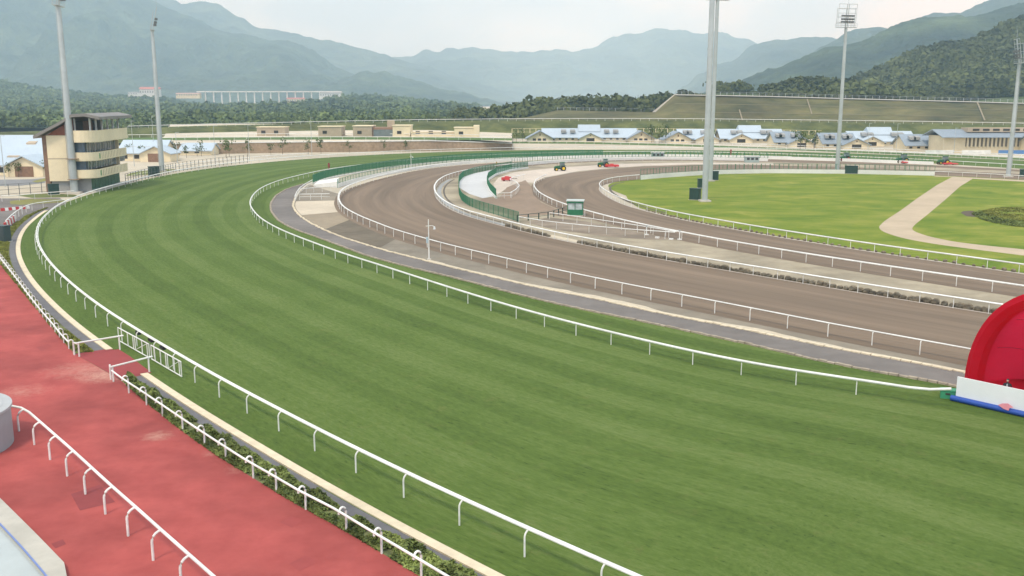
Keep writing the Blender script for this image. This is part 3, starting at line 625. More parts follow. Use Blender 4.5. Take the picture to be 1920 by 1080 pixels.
# ================================================================== RAILS AND FENCES
def arcpos(c):
    return np.r_[0, np.cumsum(np.linalg.norm(np.diff(c, axis=0), axis=1))]
def post_mesh(name, h, off, r, style, m, seg=6):
    b = MB()
    if style == 'straight': b.tube([(0, 0, -.1), (0, 0, h)], r, seg)
    elif style == 'goose':
        rr_ = abs(off); sg = 1 if off > 0 else -1
        pts = [(0, 0, -.1), (0, 0, h - rr_)] + [(sg * rr_ * (1 - math.cos(a)), 0, h - rr_ + rr_ * math.sin(a)) for a in np.linspace(.3, math.pi / 2, 5)]
        b.tube(pts, r, seg)
    elif style == 'hoop':
        pts = [(0, 0, -.1), (0, 0, h - .12)] + [(off * .5 * (1 - math.cos(a)), 0, h - .12 + .27 * math.sin(a)) for a in np.linspace(.25, math.pi * .95, 8)] + [(off, 0, h - .16)]
        b.tube(pts, r, seg)
    elif style == 'square': b.box(-r, r, -r, r, -.1, h)
    return b.mesh(name, m, True)
ELL = lambda w_, h_, n=8, tilt=0.: [(math.cos(2*math.pi*k/n) * w_/2 * math.cos(tilt) - math.sin(2*math.pi*k/n) * h_/2 * math.sin(tilt), math.cos(2*math.pi*k/n) * w_/2 * math.sin(tilt) + math.sin(2*math.pi*k/n) * h_/2 * math.cos(tilt)) for k in range(n)]
def rail_fence(name, label, c, h, spacing=4.5, off=0., style='straight', prof=None, pr=.035, m=WHITE, anchor=None, posts=None, z=0., group=None, second=None, cat='railing', ends=(0, 0), twin=0.):
    c = np.asarray(c); z = np.broadcast_to(np.asarray(z, float), (len(c),)); org = Vector((*c[0], z[0])); root = empty(name, org); tag(root, label, cat, group)
    rc = offs(c, off); st = max(1, int(1.5 / max(np.linalg.norm(c[1] - c[0]), .01)))
    sel_ = list(range(0, len(c), st)); sel_ += [len(c) - 1] if sel_[-1] != len(c) - 1 else []
    prof = prof or ELL(.12, .12)
    for q, hh in enumerate([h] + (list(second) if second else [])):
        pts = [Vector((rc[i, 0], rc[i, 1], z[i] + hh)) - org for i in sel_]
        if q == 0 and ends[0]:
            d_ = (pts[0] - pts[1]).normalized(); pts = [pts[0] + d_ * ends[0] + Vector((0, 0, ends[1])), pts[0] + d_ * ends[0] * .5 + Vector((0, 0, ends[1] * .25))] + pts
        for tw_ in ((-twin, twin) if twin and q == 0 else (0,)):
            MB().sweep(pts, [(a_ + tw_, b_ - abs(tw_) * .0 + tw_ * .25) for a_, b_ in (prof if q == 0 else ELL(.08, .08, 6))]).build('rail', m, root, True)
    pm = post_mesh('post', h, off, pr, style, m); s = arcpos(c); nr = normals(c)
    if posts is None:
        s0 = 0.
        if anchor is not None: s0 = s[int(np.argmin(np.linalg.norm(c - np.array(anchor)[:2], axis=1)))] % spacing
        ps = np.arange(s0, s[-1], spacing)[:298]
    else: ps = [s[int(np.argmin(np.linalg.norm(c - np.array(p)[:2], axis=1)))] for p in posts]
    for v_ in ps:
        x, y, zz = np.interp(v_, s, c[:, 0]), np.interp(v_, s, c[:, 1]), np.interp(v_, s, z); nx, ny = np.interp(v_, s, nr[:, 0]), np.interp(v_, s, nr[:, 1])
        link('post', pm, root, Vector((x, y, zz)) - org, math.atan2(ny, nx))
    return root
WIDE = ELL(.30, .16, 8, -.35)
rail_fence('running_rail', 'long white outer rail curving round the turf track on curved posts', TO, 1.25, 4.48, -.32, 'goose', ELL(.14, .13, 8), .045, anchor=G(863,989), twin=.09)
c = cut(TI, G(1717,752.5), TI[-1])
rail_fence('running_rail', 'white inner rail of the turf track ending in an upturned tip by the red tent', c, 1.1, 4.2, 0, 'straight', ELL(.22, .20, 8), .04, anchor=G(971,599), ends=(2.6, .35))
rail_fence('running_rail', 'white outer rail of the wide brown dirt track beside the grey road', D1O[:int(len(D1O) * .80)], 1.2, 4.05, -.22, 'goose', ELL(.17, .12, 8), .045, anchor=G(1402,601), twin=.095)
rail_fence('running_rail', 'white inner rail of the wide dirt track running above the row of stones', D1I[:int(len(D1I) * .72)], 1.15, 3.38, 0, 'straight', ELL(.34, .17, 8), .04, anchor=G(1414,517))
i1 = int(np.argmin(np.linalg.norm(D2O - np.array(G(1022,335))[:2], axis=1)))
rail_fence('running_rail', 'white outer rail of the inner dirt track bending behind the green booth', D2O[:i1], 1.15, 3.95, -.15, 'goose', ELL(.26, .2, 8, -.2), .045, anchor=G(1466,485))
i2 = int(np.argmin(np.linalg.norm(D2I - np.array(G(1201,336))[:2], axis=1)))
rail_fence('running_rail', 'white inner rail of the inner dirt track along the infield lawn', D2I[:i2], 1.2, 3.9, 0, 'straight', ELL(.22, .2, 8), .04, anchor=G(1472,447), second=None)

# pedestrian railings on the red pavement
cA = cur([(1000,1212),(880,1140),(785,1081),(708,1034),(637,989),(575,957),(518,922),(475,897),(427,865),(384,836),(344,808),(307,782),(274,759),(241,737),(222,722)], .5, .5)
rail_fence('hoop_railing', 'white hoop railing between red pavement and shrubs in the foreground', cA, 1.15, 3.4, .38, 'hoop', ELL(.12, .12), .055, posts=[G(*p) for p in ((880,1140),(791,1081),(713,1039),(638,998),(574,960),(519,925),(475,897),(427,865),(384,836),(344,808),(307,782),(274,759),(241,737))])
cB = cur([(-70,395),(-30,448),(0,489),(20,515),(40,541),(62,571),(85,601),(108,628),(125,650),(140,666)], 1, .5)
rail_fence('hoop_railing', 'white hoop railing beside the red pavement beyond the crossing gap', cB[::-1], 1.15, 2.35, .38, 'hoop', ELL(.12, .12), .05)
cL = cur([(-26,799),(-2,801),(18,801),(36,807),(63.5,833.5),(92.5,861),(125,892),(160,927),(197,964),(240,1005),(287,1051),(340,1102),(400,1160)], .7, .4)
rail_fence('hoop_railing', 'near white railing with arched posts across the red pavement at bottom left', cL, 1.32, 2.4, .45, 'goose', ELL(.15, .15, 10), .06, posts=[G(*p) for p in ((36,807),(63.5,833.5),(92.5,861),(125,892),(160,927),(197,964),(240,1005),(287,1051),(340,1102))])
def bar_rail(name, label, a, b, h, r=.07, extra=None):
    A, B = G(*a), G(*b); root = empty(name, A); tag(root, label, 'railing'); d = B - A; u = d.normalized(); z = Vector((0, 0, 1))
    MB().tube([-u * .15 + z * h, d + u * .35 + z * h], r, 8).build('rail', WHITE, root, True)
    MB().tube([Vector((0, 0, -.05)), z * h], r * .95, 8).build('post', WHITE, root, True)
    MB().tube([d - z * .05, d + z * h], r * .95, 8).build('post', WHITE, root, True)
    if extra: 
        E = G(*extra) - A; MB().tube([E - z * .05, E + z * h], r * .95, 8).build('post', WHITE, root, True); MB().tube([E + z * (h - .12), z * (h - .12)], r * .9, 8).build('brace', WHITE, root, True)
    return root
bar_rail('crossing_rail', 'white bar rail over the planting strip at the far side of the crossing', (149,669), (225,656), 1.15, extra=(139,665))
bar_rail('crossing_rail', 'white bar rail on the near side of the red crossing', (213,716), (280,698), 1.15, extra=(208,712))
def gate_leaf(label, a, b):
    A, B = G(*a), G(*b); root = empty('gate', A); tag(root, label, 'gate'); d = B - A; z = Vector((0, 0, 1))
    for hh in (.12, 1.25): MB().tube([z * hh, d + z * hh], .045, 6).build('bar', WHITE, root, True)
    for t in (0, .12, .32, .50, .56, .78, .94, 1): MB().tube([d * t + z * .1, d * t + z * 1.27], .04, 6).build('upright', WHITE, root, True)
    MB().tube([d * .56 + z * .14, d * .94 + z * 1.2], .03, 6).build('brace', WHITE, root, True)
gate_leaf('white barred gate standing at the upper end of the crossing gap', (223,641), (281,674))
gate_leaf('white barred gate standing at the lower end of the crossing gap', (285,676), (341,709))
for px_, py_ in ((259,626), (283,640), (305,654)):
    A = G(px_, py_, .9); o = MB(); o.box(-.45, .45, -.12, .12, 0, .16); o.box(-.3, .3, -.09, .09, .16, .24)
    q = o.build('rail_cushion', BLACKC, None, loc=A, rz=-.95); q['label'] = ['dark pad on the outer rail above the upper gate', 'dark pad on the outer rail between the two gates', 'dark pad on the outer rail above the lower gate'][(px_ > 270) + (px_ > 290)]; q['category'] = 'pad'

# white rails of the holding lane between the dirt tracks
rail_fence('chute_rail', 'white rail on the near side of the holding lane, left of the joint post', cur([(973,419),(987,421.5),(1018,427),(1050,431),(1083,434.5),(1121,438.5),(1165,442.5),(1214,446.5),(1265,450)], 1.5), 1.15, 3.2, 0, 'straight', ELL(.2, .12), .035)
rail_fence('chute_rail', 'white rail on the far side of the holding lane starting at the green fence', cur([(1030,411),(1047,413.5),(1110,423),(1145,428.5),(1183,434),(1236,443),(1268,449)], 1.5), 1.15, 3.6, 0, 'straight', ELL(.2, .12), .035)
for k, (p, lb) in enumerate((((1212,441), 'white round-topped end post standing left of the rail joint'), ((1274,450), 'white round-topped post where the three rails join'))):
    A = G(*p); root = empty('joint_post', A); tag(root, lb, 'post'); MB().tube([(0, 0, 0), (0, 0, 1.35)], .09, 8).build('shaft', WHITE, root, True); MB().tube([(0, 0, 1.35), (0, 0, 1.42), (0, 0, 1.5)], .17, 10).build('cap', GREYC, root, True); MB().box(-.3, .3, -.3, .3, 0.05, .16).build('foot', WHITE, root)
for k, (p, lb) in enumerate((((1232,447), 'small white weight left of the joint on the holding lane'), ((1258,450), 'small white weight beside the rail joint post'))):
    o = MB(); o.prism([(-.35, -.2), (.3, -.25), (.38, .2), (-.2, .28)], 'z', .05, .25); tag(o.build('weight', WHITE, None, loc=G(*p)), lb, 'weight')
# curved white rails by the sand apron
rail_fence('horse_rail', 'short curved white rail beside the red mower', cur([(957,371),(966,366),(974,357),(966,348),(955,345),(962,340),(985,335)], 1.2, .5), 1.15, 2.2, 0, 'straight', ELL(.2, .16), .035)
rail_fence('horse_rail', 'short straight white rail closing the end of the pale ramp', cur([(932,373),(945,372.5),(960,372)], .5, .5), 1.2, 1.6, 0, 'straight', ELL(.14, .14), .035, second=(.6,))
rail_fence('horse_rail', 'white rail closing the end of the road where it meets the far bend', cur([(553,379),(556,371),(562,362),(572,354),(586,346)], 1, .5), 1.15, 1.9, 0, 'straight', ELL(.16, .16), .035, second=(.55,))
rail_fence('horse_rail', 'white double rail across the pale slab at the tip of the road', cur([(562,375),(590,374.5),(618,374)], .5, .5), 1.2, 2.2, 0, 'straight', ELL(.14, .14), .04, second=(.65,))
rail_fence('horse_rail', 'white rail along the back of the pale slab beside the dirt track', cur([(560,364),(590,361),(618,359),(632,358)], .5, .5), 1.1, 2.2, 0, 'straight', ELL(.14, .14), .04)

# green picket fences, some on white walls
def picket_fence(name, label, c, h, m=FGREEN, spacing=2.4, wall=0., wm=WHITE, wthick=.3, pick=.22, pw=.035, z=0., cat='fence', group=None):
    org = Vector((*c[0], z)); root = empty(name, org); tag(root, label, cat, group); pts = [Vector((*p, z)) - org for p in resample(c, 2.0)]
    if wall: MB().sweep(pts, [(-wthick/2, 0), (wthick/2, 0), (wthick/2, wall), (-wthick/2, wall)]).build('wall', wm, root)
    up = Vector((0, 0, 1))
    for hh in (wall + .15, wall + h): MB().sweep([p + up * hh for p in pts], ELL(.08, .08, 6)).build('rail', m, root, True)
    s = arcpos(c); pm = post_mesh('post', wall + h + .05, 0, .05, 'square', m)
    for v_ in np.arange(0, s[-1], spacing)[:298]: link('post', pm, root, Vector((np.interp(v_, s, c[:, 0]), np.interp(v_, s, c[:, 1]), z)) - org)
    q = resample(c, pick); nr = normals(q); t = np.stack([nr[:, 1], -nr[:, 0]], 1) * pw; b0 = q - np.array(org)[:2]
    v = np.stack([np.c_[b0 - t, np.full(len(q), wall + .15)], np.c_[b0 + t, np.full(len(q), wall + .15)], np.c_[b0 + t, np.full(len(q), wall + h)], np.c_[b0 - t, np.full(len(q), wall + h)]], 1)
    v2 = v + np.c_[nr * .02, np.zeros(len(q))][:, None, :]
    allv = np.concatenate([v, v2], 1).reshape(-1, 3); base = np.arange(len(q))[:, None] * 8
    f = np.concatenate([base + np.array(x) for x in ([0,1,2,3],[7,6,5,4],[1,5,6,2],[4,0,3,7])])
    tag(link('pickets', np_mesh('pickets', allv, f, m), root), kind='stuff'); return root
picket_fence('green_fence', 'green picket fence curving along the near side of the pale ramp', cur([(972,416),(940,406),(905,396),(880,387),(866,377),(861,366),(860,352),(861,341),(868,333),(888,325.5),(925,318),(960,313)], 2, .6), 1.7, pick=.25, pw=.05)
picket_fence('green_fence', 'short green picket fence on the far side of the pale ramp', cur([(930,373),(919,361),(913,348),(916,338),(930,329),(958,321),(990,316)], 1.5, .6), 1.6, pick=.22, pw=.05, wall=.5, wm=RAMP)
rail_fence('green_rail', 'low dark green rail joining the picket fence to the white holding lane', cur([(970,416),(1000,413),(1028,410),(1045,405),(1062,399)], 1, .5), 1.15, 2.4, 0, 'square', ELL(.12, .1), .07, m=DGREEN, second=(.6,))
picket_fence('green_fence', 'long green fence on a white wall inside the turf along the far bend', cur([(587,345),(606,337),(632,331),(664,325.5),(700,319.5),(740,313.5),(790,308),(850,302.5),(905,299),(960,296.5),(1050,293.5),(1130,292)], 4), 2.0, wall=.25, pick=.22, pw=.07)
picket_fence('green_fence', 'thin green fence on a white retaining wall beside the far dirt bend', cur([(633,352),(660,343),(700,333),(740,325),(772,319),(820,312.5),(880,307),(960,302),(1050,298),(1120,296.5),(1220,294.5)], 4), 1.1, wall=.9, wm=RAMP, pick=.5, pw=.05, m=FGREEN)
wz = lambda p, h: tuple(G(*p) + Vector((0, 0, h)))
rw = MB(); pa, pb, pc_, pd_ = (588,350), (634,352), (636,344), (598,344)
rw.quad(wz(pa, 0), wz(pb, 0), wz(pb, 1.45), wz(pa, .5)).quad(wz(pb, 0), wz(pc_, 0), wz(pc_, 1.45), wz(pb, 1.45)).quad(wz(pa, .5), wz(pb, 1.45), wz(pc_, 1.45), wz(pd_, .7)).quad(wz(pd_, 0), wz(pa, 0), wz(pa, .5), wz(pd_, .7)).quad(wz(pc_, 0), wz(pd_, 0), wz(pd_, .7), wz(pc_, 1.45))
tag(rw.build('ramp_wall', RAMP), 'white sloping end wall of the underpass at the tip of the road', 'wall')
picket_fence('green_fence', 'green fence on a white wall behind the far end of the lawn', cur([(1201,337),(1260,332),(1345,326.5),(1440,324.8),(1600,326),(1752,329.5)], 3), 1.55, wall=1.15, wm=RAMP, pick=1.3, pw=.05, spacing=2.6)
rail_fence('running_rail', 'white rail in front of the brown track behind the path at right', cur([(1752,329),(1840,333),(1920,338),(2080,349)], 2), 1.15, 3.6, 0, 'straight', ELL(.14, .14), .04)
picket_fence('green_fence', 'green fence on a white wall between the two far dirt straights', cur([(960,312),(1040,305.5),(1120,301.5),(1220,299),(1310,300),(1440,302.5)], 3), 1.6, wall=1.0, wm=RAMP, pick=1.3, pw=.06, spacing=2.6)
picket_fence('green_fence', 'green fence on a white wall along the turf of the far straight', cur([(1220,294),(1310,295),(1440,298),(1600,303),(1750,309)], 3), 1.4, wall=1.0, wm=RAMP, pick=1.3, pw=.05, spacing=2.6)
# far rails and fences on the plateau and banks
zz = lambda x: x
def rail_on(name, label, pts, Y=None, z=None, **k):
    Q = [P(*p) for p in pts] if Y is None else [P(px, py, Y) for px, py in pts]
    C3 = smooth([tuple(q) for q in Q], 6, 3.0); return rail_fence(name, label, C3[:, :2], z=C3[:, 2], **k)
rail_on('gallop_rail', 'white rail running along the top of the grass bank behind the stables', [(x, yt + .5, y - .5) for x, yt, y in zip(xs, ytop, YD)][3:], h=1.3, spacing=5, style='straight', prof=ELL(.35, .35, 6), pr=.07)
for k_, (dy_, lb_) in enumerate(((-.6, 'white rail on the far side of the gallop strip before the stables'), (3.6, 'white rail on the near side of the gallop strip before the stables'))):
    rail_fence('gallop_rail', lb_, cur([(x, y + dy_) for x, y in gsA], 5, 3), 1.25, 4.5, 0, 'straight', ELL(.25, .22, 6), .06)
platz = lambda px, py, z: tuple(G(px, py, z))
def plat_rail(label, pts, z, name='gallop_rail', **k):
    C = smooth([tuple(G(px, py, z))[:2] for px, py in pts], 4, 3.0); return rail_fence(name, label, C, 1.25, 5, 0, 'straight', ELL(.3, .25, 6), .06, z=z, **k)
plat_rail('upper white rail on the plateau behind the stone wall', [(240,258),(480,256),(640,255),(800,256.5),(960,259)], 4.0)
plat_rail('lower white rail on the plateau just behind the stone wall', [(300,263.5),(480,262.5),(640,262),(800,262.5),(960,264)], 4.0)
struct(sheet('gallop_turf', cur([(235,258.5),(480,256.5),(640,255.5),(800,257),(960,259.5)], 4, 3, 4.), cur([(235,263.5),(480,262),(640,261.5),(800,262),(960,263.5)], 4, 3, 4.), 4.03, mat('far_turf', (.10, .16, .05), .9, .15, .2, big=.1)))
picket_fence('slope_fence', 'grey wire fence with posts along the crest of the terraced slope', smooth([tuple(P(x, a - .2, y + 76))[:2] for x, a, y in list(zip(tx, tt, tY))[5:]], 4, 2), 1.6, m=GALV, spacing=4, pick=2, pw=.05, z=0) if False else None
for (i_a, i_b, lb) in ((5, 13, 'grey post fence along the crest of the terraced slope'), (2, 5, 'grey post fence along the lower terrace below the ridge wood')):
    rail_on('slope_fence', lb, [(x, a - .2, y + 76) for x, a, y in list(zip(tx, tt, tY))[i_a:i_b]], h=1.9, spacing=4.2, style='square', prof=ELL(.12, .12, 6), pr=.12, m=GALV, second=(1.0,), cat='fence')
rail_on('stable_fence', 'cream post fence at the foot of the bank behind the stables', [(960,249,520),(1060,249,520),(1160,248.5,520),(1260,249,520),(1360,250,518),(1440,251,515),(1540,253,510)], h=2.2, spacing=3.2, style='square', prof=ELL(.15, .15, 6), pr=.13, m=CREAM, second=(.4,), cat='fence')
# yard fences on the left
rail_fence('yard_rail', 'white rail bending round the yard into the turf rail at far left', cur([(12,428),(22,417),(34,407),(47,399),(60,394),(78,391),(100,388.5),(122,386)], 1.5), 1.2, 3.4, 0, 'straight', ELL(.18, .14), .04)
rail_fence('yard_rail', 'white rail in front of the grass island beside the tower', cur([(4,378),(20,379),(60,374.5),(100,371),(140,368)], 1.5), 1.2, 3.6, 0, 'straight', ELL(.18, .14), .04)
for k, (a, b) in enumerate((((9,430),(28,414)), ((2,396),(55,391)))):
    A, B = G(*a), G(*b); root = empty('barrier', A); d = B - A; n = 8; tag(root, ['red and white water barrier at the end of the yard rail', 'low red and white barrier across the yard asphalt'][k], 'barrier'); hh = (1.0, .55)[k]; u = d / n; sd = Vector((-u.y, u.x, 0)).normalized() * .22
    for j in range(n):
        o = MB(); a0, a1 = u * (j + .03), u * (j + .97); i = len(o.v); o.v += [tuple(q) for q in (a0 - sd, a1 - sd, a1 + sd, a0 + sd)] + [tuple(q * 1) for q in (a0 - sd*.5 + Vector((0,0,hh)), a1 - sd*.5 + Vector((0,0,hh)), a1 + sd*.5 + Vector((0,0,hh)), a0 + sd*.5 + Vector((0,0,hh)))]
        o.f += [(4,5,6,7),(0,1,5,4),(1,2,6,5),(2,3,7,6),(3,0,4,7)]; o.build('segment', (TRED, WHITE)[j % 2], root)
DARKFENCE = mat('dark_fence_wire', (.10, .11, .11), .6, .1, 2)
rail_fence('yard_fence', 'thin dark wire fence behind the yard left of the tower', cur([(-40,372),(20,366),(60,363),(92,361)], 1), 2.4, 2.4, 0, 'square', ELL(.06, .06, 6), .05, m=DARKFENCE, second=(.3, 1.3), cat='fence')
rail_fence('yard_fence', 'thin dark wire fence between the tower and the second mast', cur([(236,346),(262,338),(300,330),(330,322),(372,316),(420,310),(465,305)], 2), 2.6, 2.4, 0, 'square', ELL(.07, .07, 6), .055, m=DARKFENCE, second=(.3, 1.4), cat='fence')
rail_fence('yard_rail', 'white rail beyond the wire fence near the second mast', cur([(245,333),(300,322),(360,313),(430,305.5),(500,299),(580,293.5)], 2), 1.3, 3.5, 0, 'straight', ELL(.22, .2), .05, second=(.6,))

# ================================================================== STONES AND PLANTING
STN = mat('rough_stone', (.20, .165, .115), .95, .45, 1.6, big=.2, bscale=.3, bump=.05, bumps=4)
def stone_mesh(seed):
    r = random.Random(seed); b = MB(); n = 7; 
    for lev, (zz_, sc) in enumerate(((0, .9), (.22, 1.08), (.42, .95), (.54, .55))):
        for k in range(n):
            a = 2 * math.pi * k / n; q = sc * r.uniform(.85, 1.15); b.v.append((math.cos(a) * .42 * q, math.sin(a) * .34 * q, zz_ * r.uniform(.9, 1.1)))
    for l in range(3):
        for k in range(n): b.f.append((l*n + k, l*n + (k+1) % n, (l+1)*n + (k+1) % n, (l+1)*n + k))
    b.f.append(tuple(3*n + k for k in range(n))); return b.mesh('stone', STN)
SM = [stone_mesh(k) for k in range(6)]
def stone_row(label, c, step, off, sc, seed):
    r = random.Random(seed); c = offs(resample(c, step), off); org = Vector((*c[0], 0)); root = empty('stone_edging', org); tag(root, label, 'edging')
    for k, p in enumerate(c):
        o = link('stone', SM[k % 6], root, Vector((p[0] + r.uniform(-.08, .08), p[1] + r.uniform(-.08, .08), 0)) - org, r.uniform(0, 6.28)); s = sc * r.uniform(.8, 1.15); o.scale = (s * 1.15, s, s * r.uniform(.8, 1.1))
stone_row('row of rounded stones edging the wide dirt track at right', cut(D1I, G(1900,597), G(1082,457)), .82, -.75, .95, 3)
stone_row('short row of stones edging the dirt track left of the gravel spill', cut(D1I, G(1020,444), G(945,425)), .8, -.7, .9, 4)
stone_row('row of small dark stones along the lawn edge of the inner dirt track', cut(D2I, G(1897,511), G(1205,395)), 1.25, -.85, .55, 5)
struct(sheet('dirt_track_kerb', offs(cut(D1I, G(2000,612), G(816,370)), .05), offs(cut(D1I, G(2000,612), G(816,370)), -.35), .062, mat('pink_kerb', (.46, .40, .34), .9, .1, 1)))
struct(sheet('inner_track_kerb', offs(cut(D2I, G(2000,527), G(1125,352)), .15), offs(cut(D2I, G(2000,527), G(1125,352)), -.25), .062, mat('pink_kerb', (.46, .40, .34))))
gs = cut(D1I, G(1082,458), G(1015,443)); struct(sheet('gravel_spill', offs(gs, .0), offs(gs, -2.2), .058, GRAV))
# drain between dirt bend and green fence
struct(sheet('bend_drain', offs(cut(D1I, G(945,426), G(835,337)), -.6), offs(cut(D1I, G(945,426), G(835,337)), -1.5), .056, GREYC))
struct(sheet('bend_kerb', offs(cut(D1I, G(945,426), G(835,337)), -1.9), offs(cut(D1I, G(945,426), G(835,337)), -2.3), .064, mat('dark_edge', (.12, .10, .08), .9, .2, 1)))
struct(sheet('lawn_kerb', offs(cut(D2I, G(1224,400), G(1150,341)), -2.2), offs(cut(D2I, G(1224,400), G(1150,341)), -2.7), .064, mat('dark_edge', (.12, .10, .08))))
# leafy planting
def leaf_bed(name, label, A, B, n, hmin, hmax, ls, m, clump=.7, seed=2, zb=0.0):
    r = np.random.default_rng(seed); L = max(len(A), len(B)); t = np.linspace(0, 1, L)
    A = np.stack([np.interp(t, np.linspace(0, 1, len(A)), A[:, k]) for k in range(2)], 1); B = np.stack([np.interp(t, np.linspace(0, 1, len(B)), B[:, k]) for k in range(2)], 1)
    u = r.uniform(0, L - 1.01, n * 3); w_ = r.uniform(0, 1, n * 3); i = u.astype(int); fr = (u - i)[:, None]
    p = (A[i] * (1 - fr) + A[i+1] * fr) * (1 - w_[:, None]) + (B[i] * (1 - fr) + B[i+1] * fr) * w_[:, None]
    dn = fbm(p[:, 0] * clump, p[:, 1] * clump, 3, seed); keep = dn > np.quantile(dn, .40) - .12 * r.uniform(0, 1, len(dn)); p = p[keep][:n]; dn = dn[keep][:n]
    q = (dn - dn.min()) / (np.ptp(dn) + 1e-6); edge = 1 - np.abs(2 * w_[keep][:n] - 1) ** 3
    top = hmin + (hmax - hmin) * q * edge; z = zb + top * r.uniform(.15, 1, len(p)) ** .6
    nrm = r.normal(size=(len(p), 3)) * .6 + (0, 0, .8); nrm /= np.linalg.norm(nrm, axis=1)[:, None]
    a = np.cross(nrm, r.normal(size=(len(p), 3))); a /= np.linalg.norm(a, axis=1)[:, None]; b = np.cross(nrm, a); s = ls * r.uniform(.6, 1.5, (len(p), 1)); c_ = np.c_[p, z]
    v = np.stack([c_ - a * s, c_ - b * s * .45, c_ + a * s, c_ + b * s * .45], 1).reshape(-1, 3)
    return tag(link(name, np_mesh(name, v, np.arange(len(v)).reshape(-1, 4), m)), label, 'planting', kind='stuff')
SHR = mat('shrub_leaves', (.10, .140, .038), .7, .5, 1.2, big=.35, bscale=.35, tint=(.18, .215, .06), spec=.25)
GC = mat('groundcover_leaves', (.14, .17, .035), .8, .45, 1.0, big=.3, bscale=.3, tint=(.23, .235, .055), spec=.2)
dA, dB = outside_gap(full)
def red_side(a, b): return cut(rex, G(*a), G(*b))
leaf_bed('shrub_strip', 'green leafy shrub strip between the hoop railing and kerb in the foreground', offs(dA, 1.25), red_side((1040,1235),(235,718)), 90000, .12, 1.05, .11, SHR, .9, 2)
leaf_bed('groundcover_strip', 'yellow green ground cover between red pavement and turf beyond the crossing', offs(dB, 1.5), np.array([tuple(G(*p))[:2] for p in ((140,662),(100,617),(50,556),(0,495),(-40,445),(-30,425),(20,425),(50,405),(90,390))]), 60000, .03, .35, .15, GC, .45, 3)
bedc = cur([(1803,403),(1812,408),(1835,414),(1865,420),(1900,424),(1960,428)], 1)
leaf_bed('hedge_bed', 'low green hedge round the flower bed on the infield lawn at right', cur([(1838,398),(1850,405),(1870,411),(1895,416),(1960,420)], 1), cur([(1822,402),(1840,412),(1865,419),(1900,425),(1960,430)], 1), 9000, .2, .8, .16, SHR, .5, 6)
leaf_bed('bed_cover', 'yellowish ground cover filling the flower bed at the right edge of the lawn', cur([(1840,397),(1865,391),(1900,389),(1960,388)], 1), cur([(1845,402),(1870,409),(1900,415),(1960,419)], 1), 14000, .08, .3, .2, GC, .3, 7)
struct(polysheet('bare_soil', [G(*p) for p in ((1801,399),(1806,396.5),(1820,395.5),(1832,397),(1836,402),(1828,407),(1812,406))], .05, mat('dark_soil', (.11, .085, .06), .95, .2, 1)))
# ================================================================== THINGS
# ---- light masts
def mast(label, base, zplat, r0, r1, face, tilt=.18, head=6.2, hw=3.0, lamps=True):
    A = G(*base); root = empty('light_mast', A, face); tag(root, label, 'light mast', 'floodlight masts round the tracks')
    MB().tube([(0, 0, 0), (0, 0, zplat * .5), (0, 0, zplat)], r0, 12, r1).build('shaft', GALV, root, True)
    MB().prism([(-r0*1.7, -r0*1.7), (r0*1.7, -r0*1.7), (r0*1.7, r0*1.7), (-r0*1.7, r0*1.7)], 'z', 0, .35).build('footing', CONC, root)
    for zz_ in (zplat * .33, zplat * .66):
        MB().cyl((0, 0, zz_), r0 + (r1 - r0) * zz_ / zplat + .04, .25, 12).build('joint_collar', GALV, root, True)
    lad = MB(); ra = r0 * .9 + .12
    for sx in (-.18, .18): lad.tube([(sx, r0 + .1, 2.5), (sx, r1 + .12, zplat)], .03, 5)
    lad.build('ladder', GALV, root)
    # local frame faces -Y: platform, leaning frame, lamps
    pf = MB(); pf.box(-hw, hw, -.55, .55, zplat, zplat + .12)
    for x in np.linspace(-hw, hw, 7):
        pf.tube([(x, -.55, zplat + .1), (x, -.55, zplat + 1.1)], .03, 5); pf.tube([(x, .55, zplat + .1), (x, .55, zplat + 1.1)], .03, 5)
    for y in (-.55, .55):
        pf.tube([(-hw, y, zplat + 1.1), (hw, y, zplat + 1.1)], .03, 5); pf.tube([(-hw, y, zplat + .6), (hw, y, zplat + .6)], .025, 5)
    pf.build('platform', GALV, root)
    fr = MB(); tz = lambda h: -math.tan(tilt) * h
    for x in (-.25, .25): fr.tube([(x, 0, zplat), (x, tz(head), zplat + head)], .1, 6)
    for h in (1.4, 2.6, 3.8, 5.0, head): fr.tube([(-hw * .9, tz(h), zplat + h), (hw * .9, tz(h), zplat + h)], .06, 6)
    for h in (1.4, 3.0, 5.0): fr.tube([(-hw * .9, tz(h) + .7, zplat + h), (hw * .9, tz(h) + .7, zplat + h)], .05, 6)
    for x in (-hw * .9, 0, hw * .9): fr.tube([(x, tz(1.0) + .7, zplat + .2), (x, tz(5.2) + .7, zplat + 5.2)], .06, 6)
    for x in (-hw * .9, hw * .9): fr.tube([(x, tz(1.4), zplat + 1.4), (x, tz(head), zplat + head)], .05, 6)
    fr.build('lamp_frame', GALV, root)
    MB().tube([(0, tz(head), zplat + head), (0, tz(head), zplat + head + 2.6)], .035, 5).build('lightning_rod', GALV, root)
    if lamps:
        lm = MB(); lm.prism([(-.55, -.20), (.30, -.26), (.30, .26), (-.55, .16)], 'x', -.19, .19); lme = lm.mesh('floodlight', mat('lamp_housing', (.16, .17, .17), .5, .1, 2))
        for h in (1.4, 2.1, 3.0):
            for x in np.linspace(-1.6, 1.6, 5):
                link('floodlight', lme, root, (x, tz(h) - .3, zplat + h + .1))
    return root
mast('grey floodlight mast in front of the cream tower', (140,362), 40.0, .85, .48, R(100), .22)
mast('grey floodlight mast just right of the cream tower', (304,322), 39.6, .75, .42, R(110), .24)
mast('thickest tall floodlight mast standing nearest on the infield lawn', (1321,378), 45.5, .62, .52, R(5), .1)
mast('slimmer tall mast just behind the thickest one on the lawn', (1332,340), 44.4, .52, .44, R(15), .1)
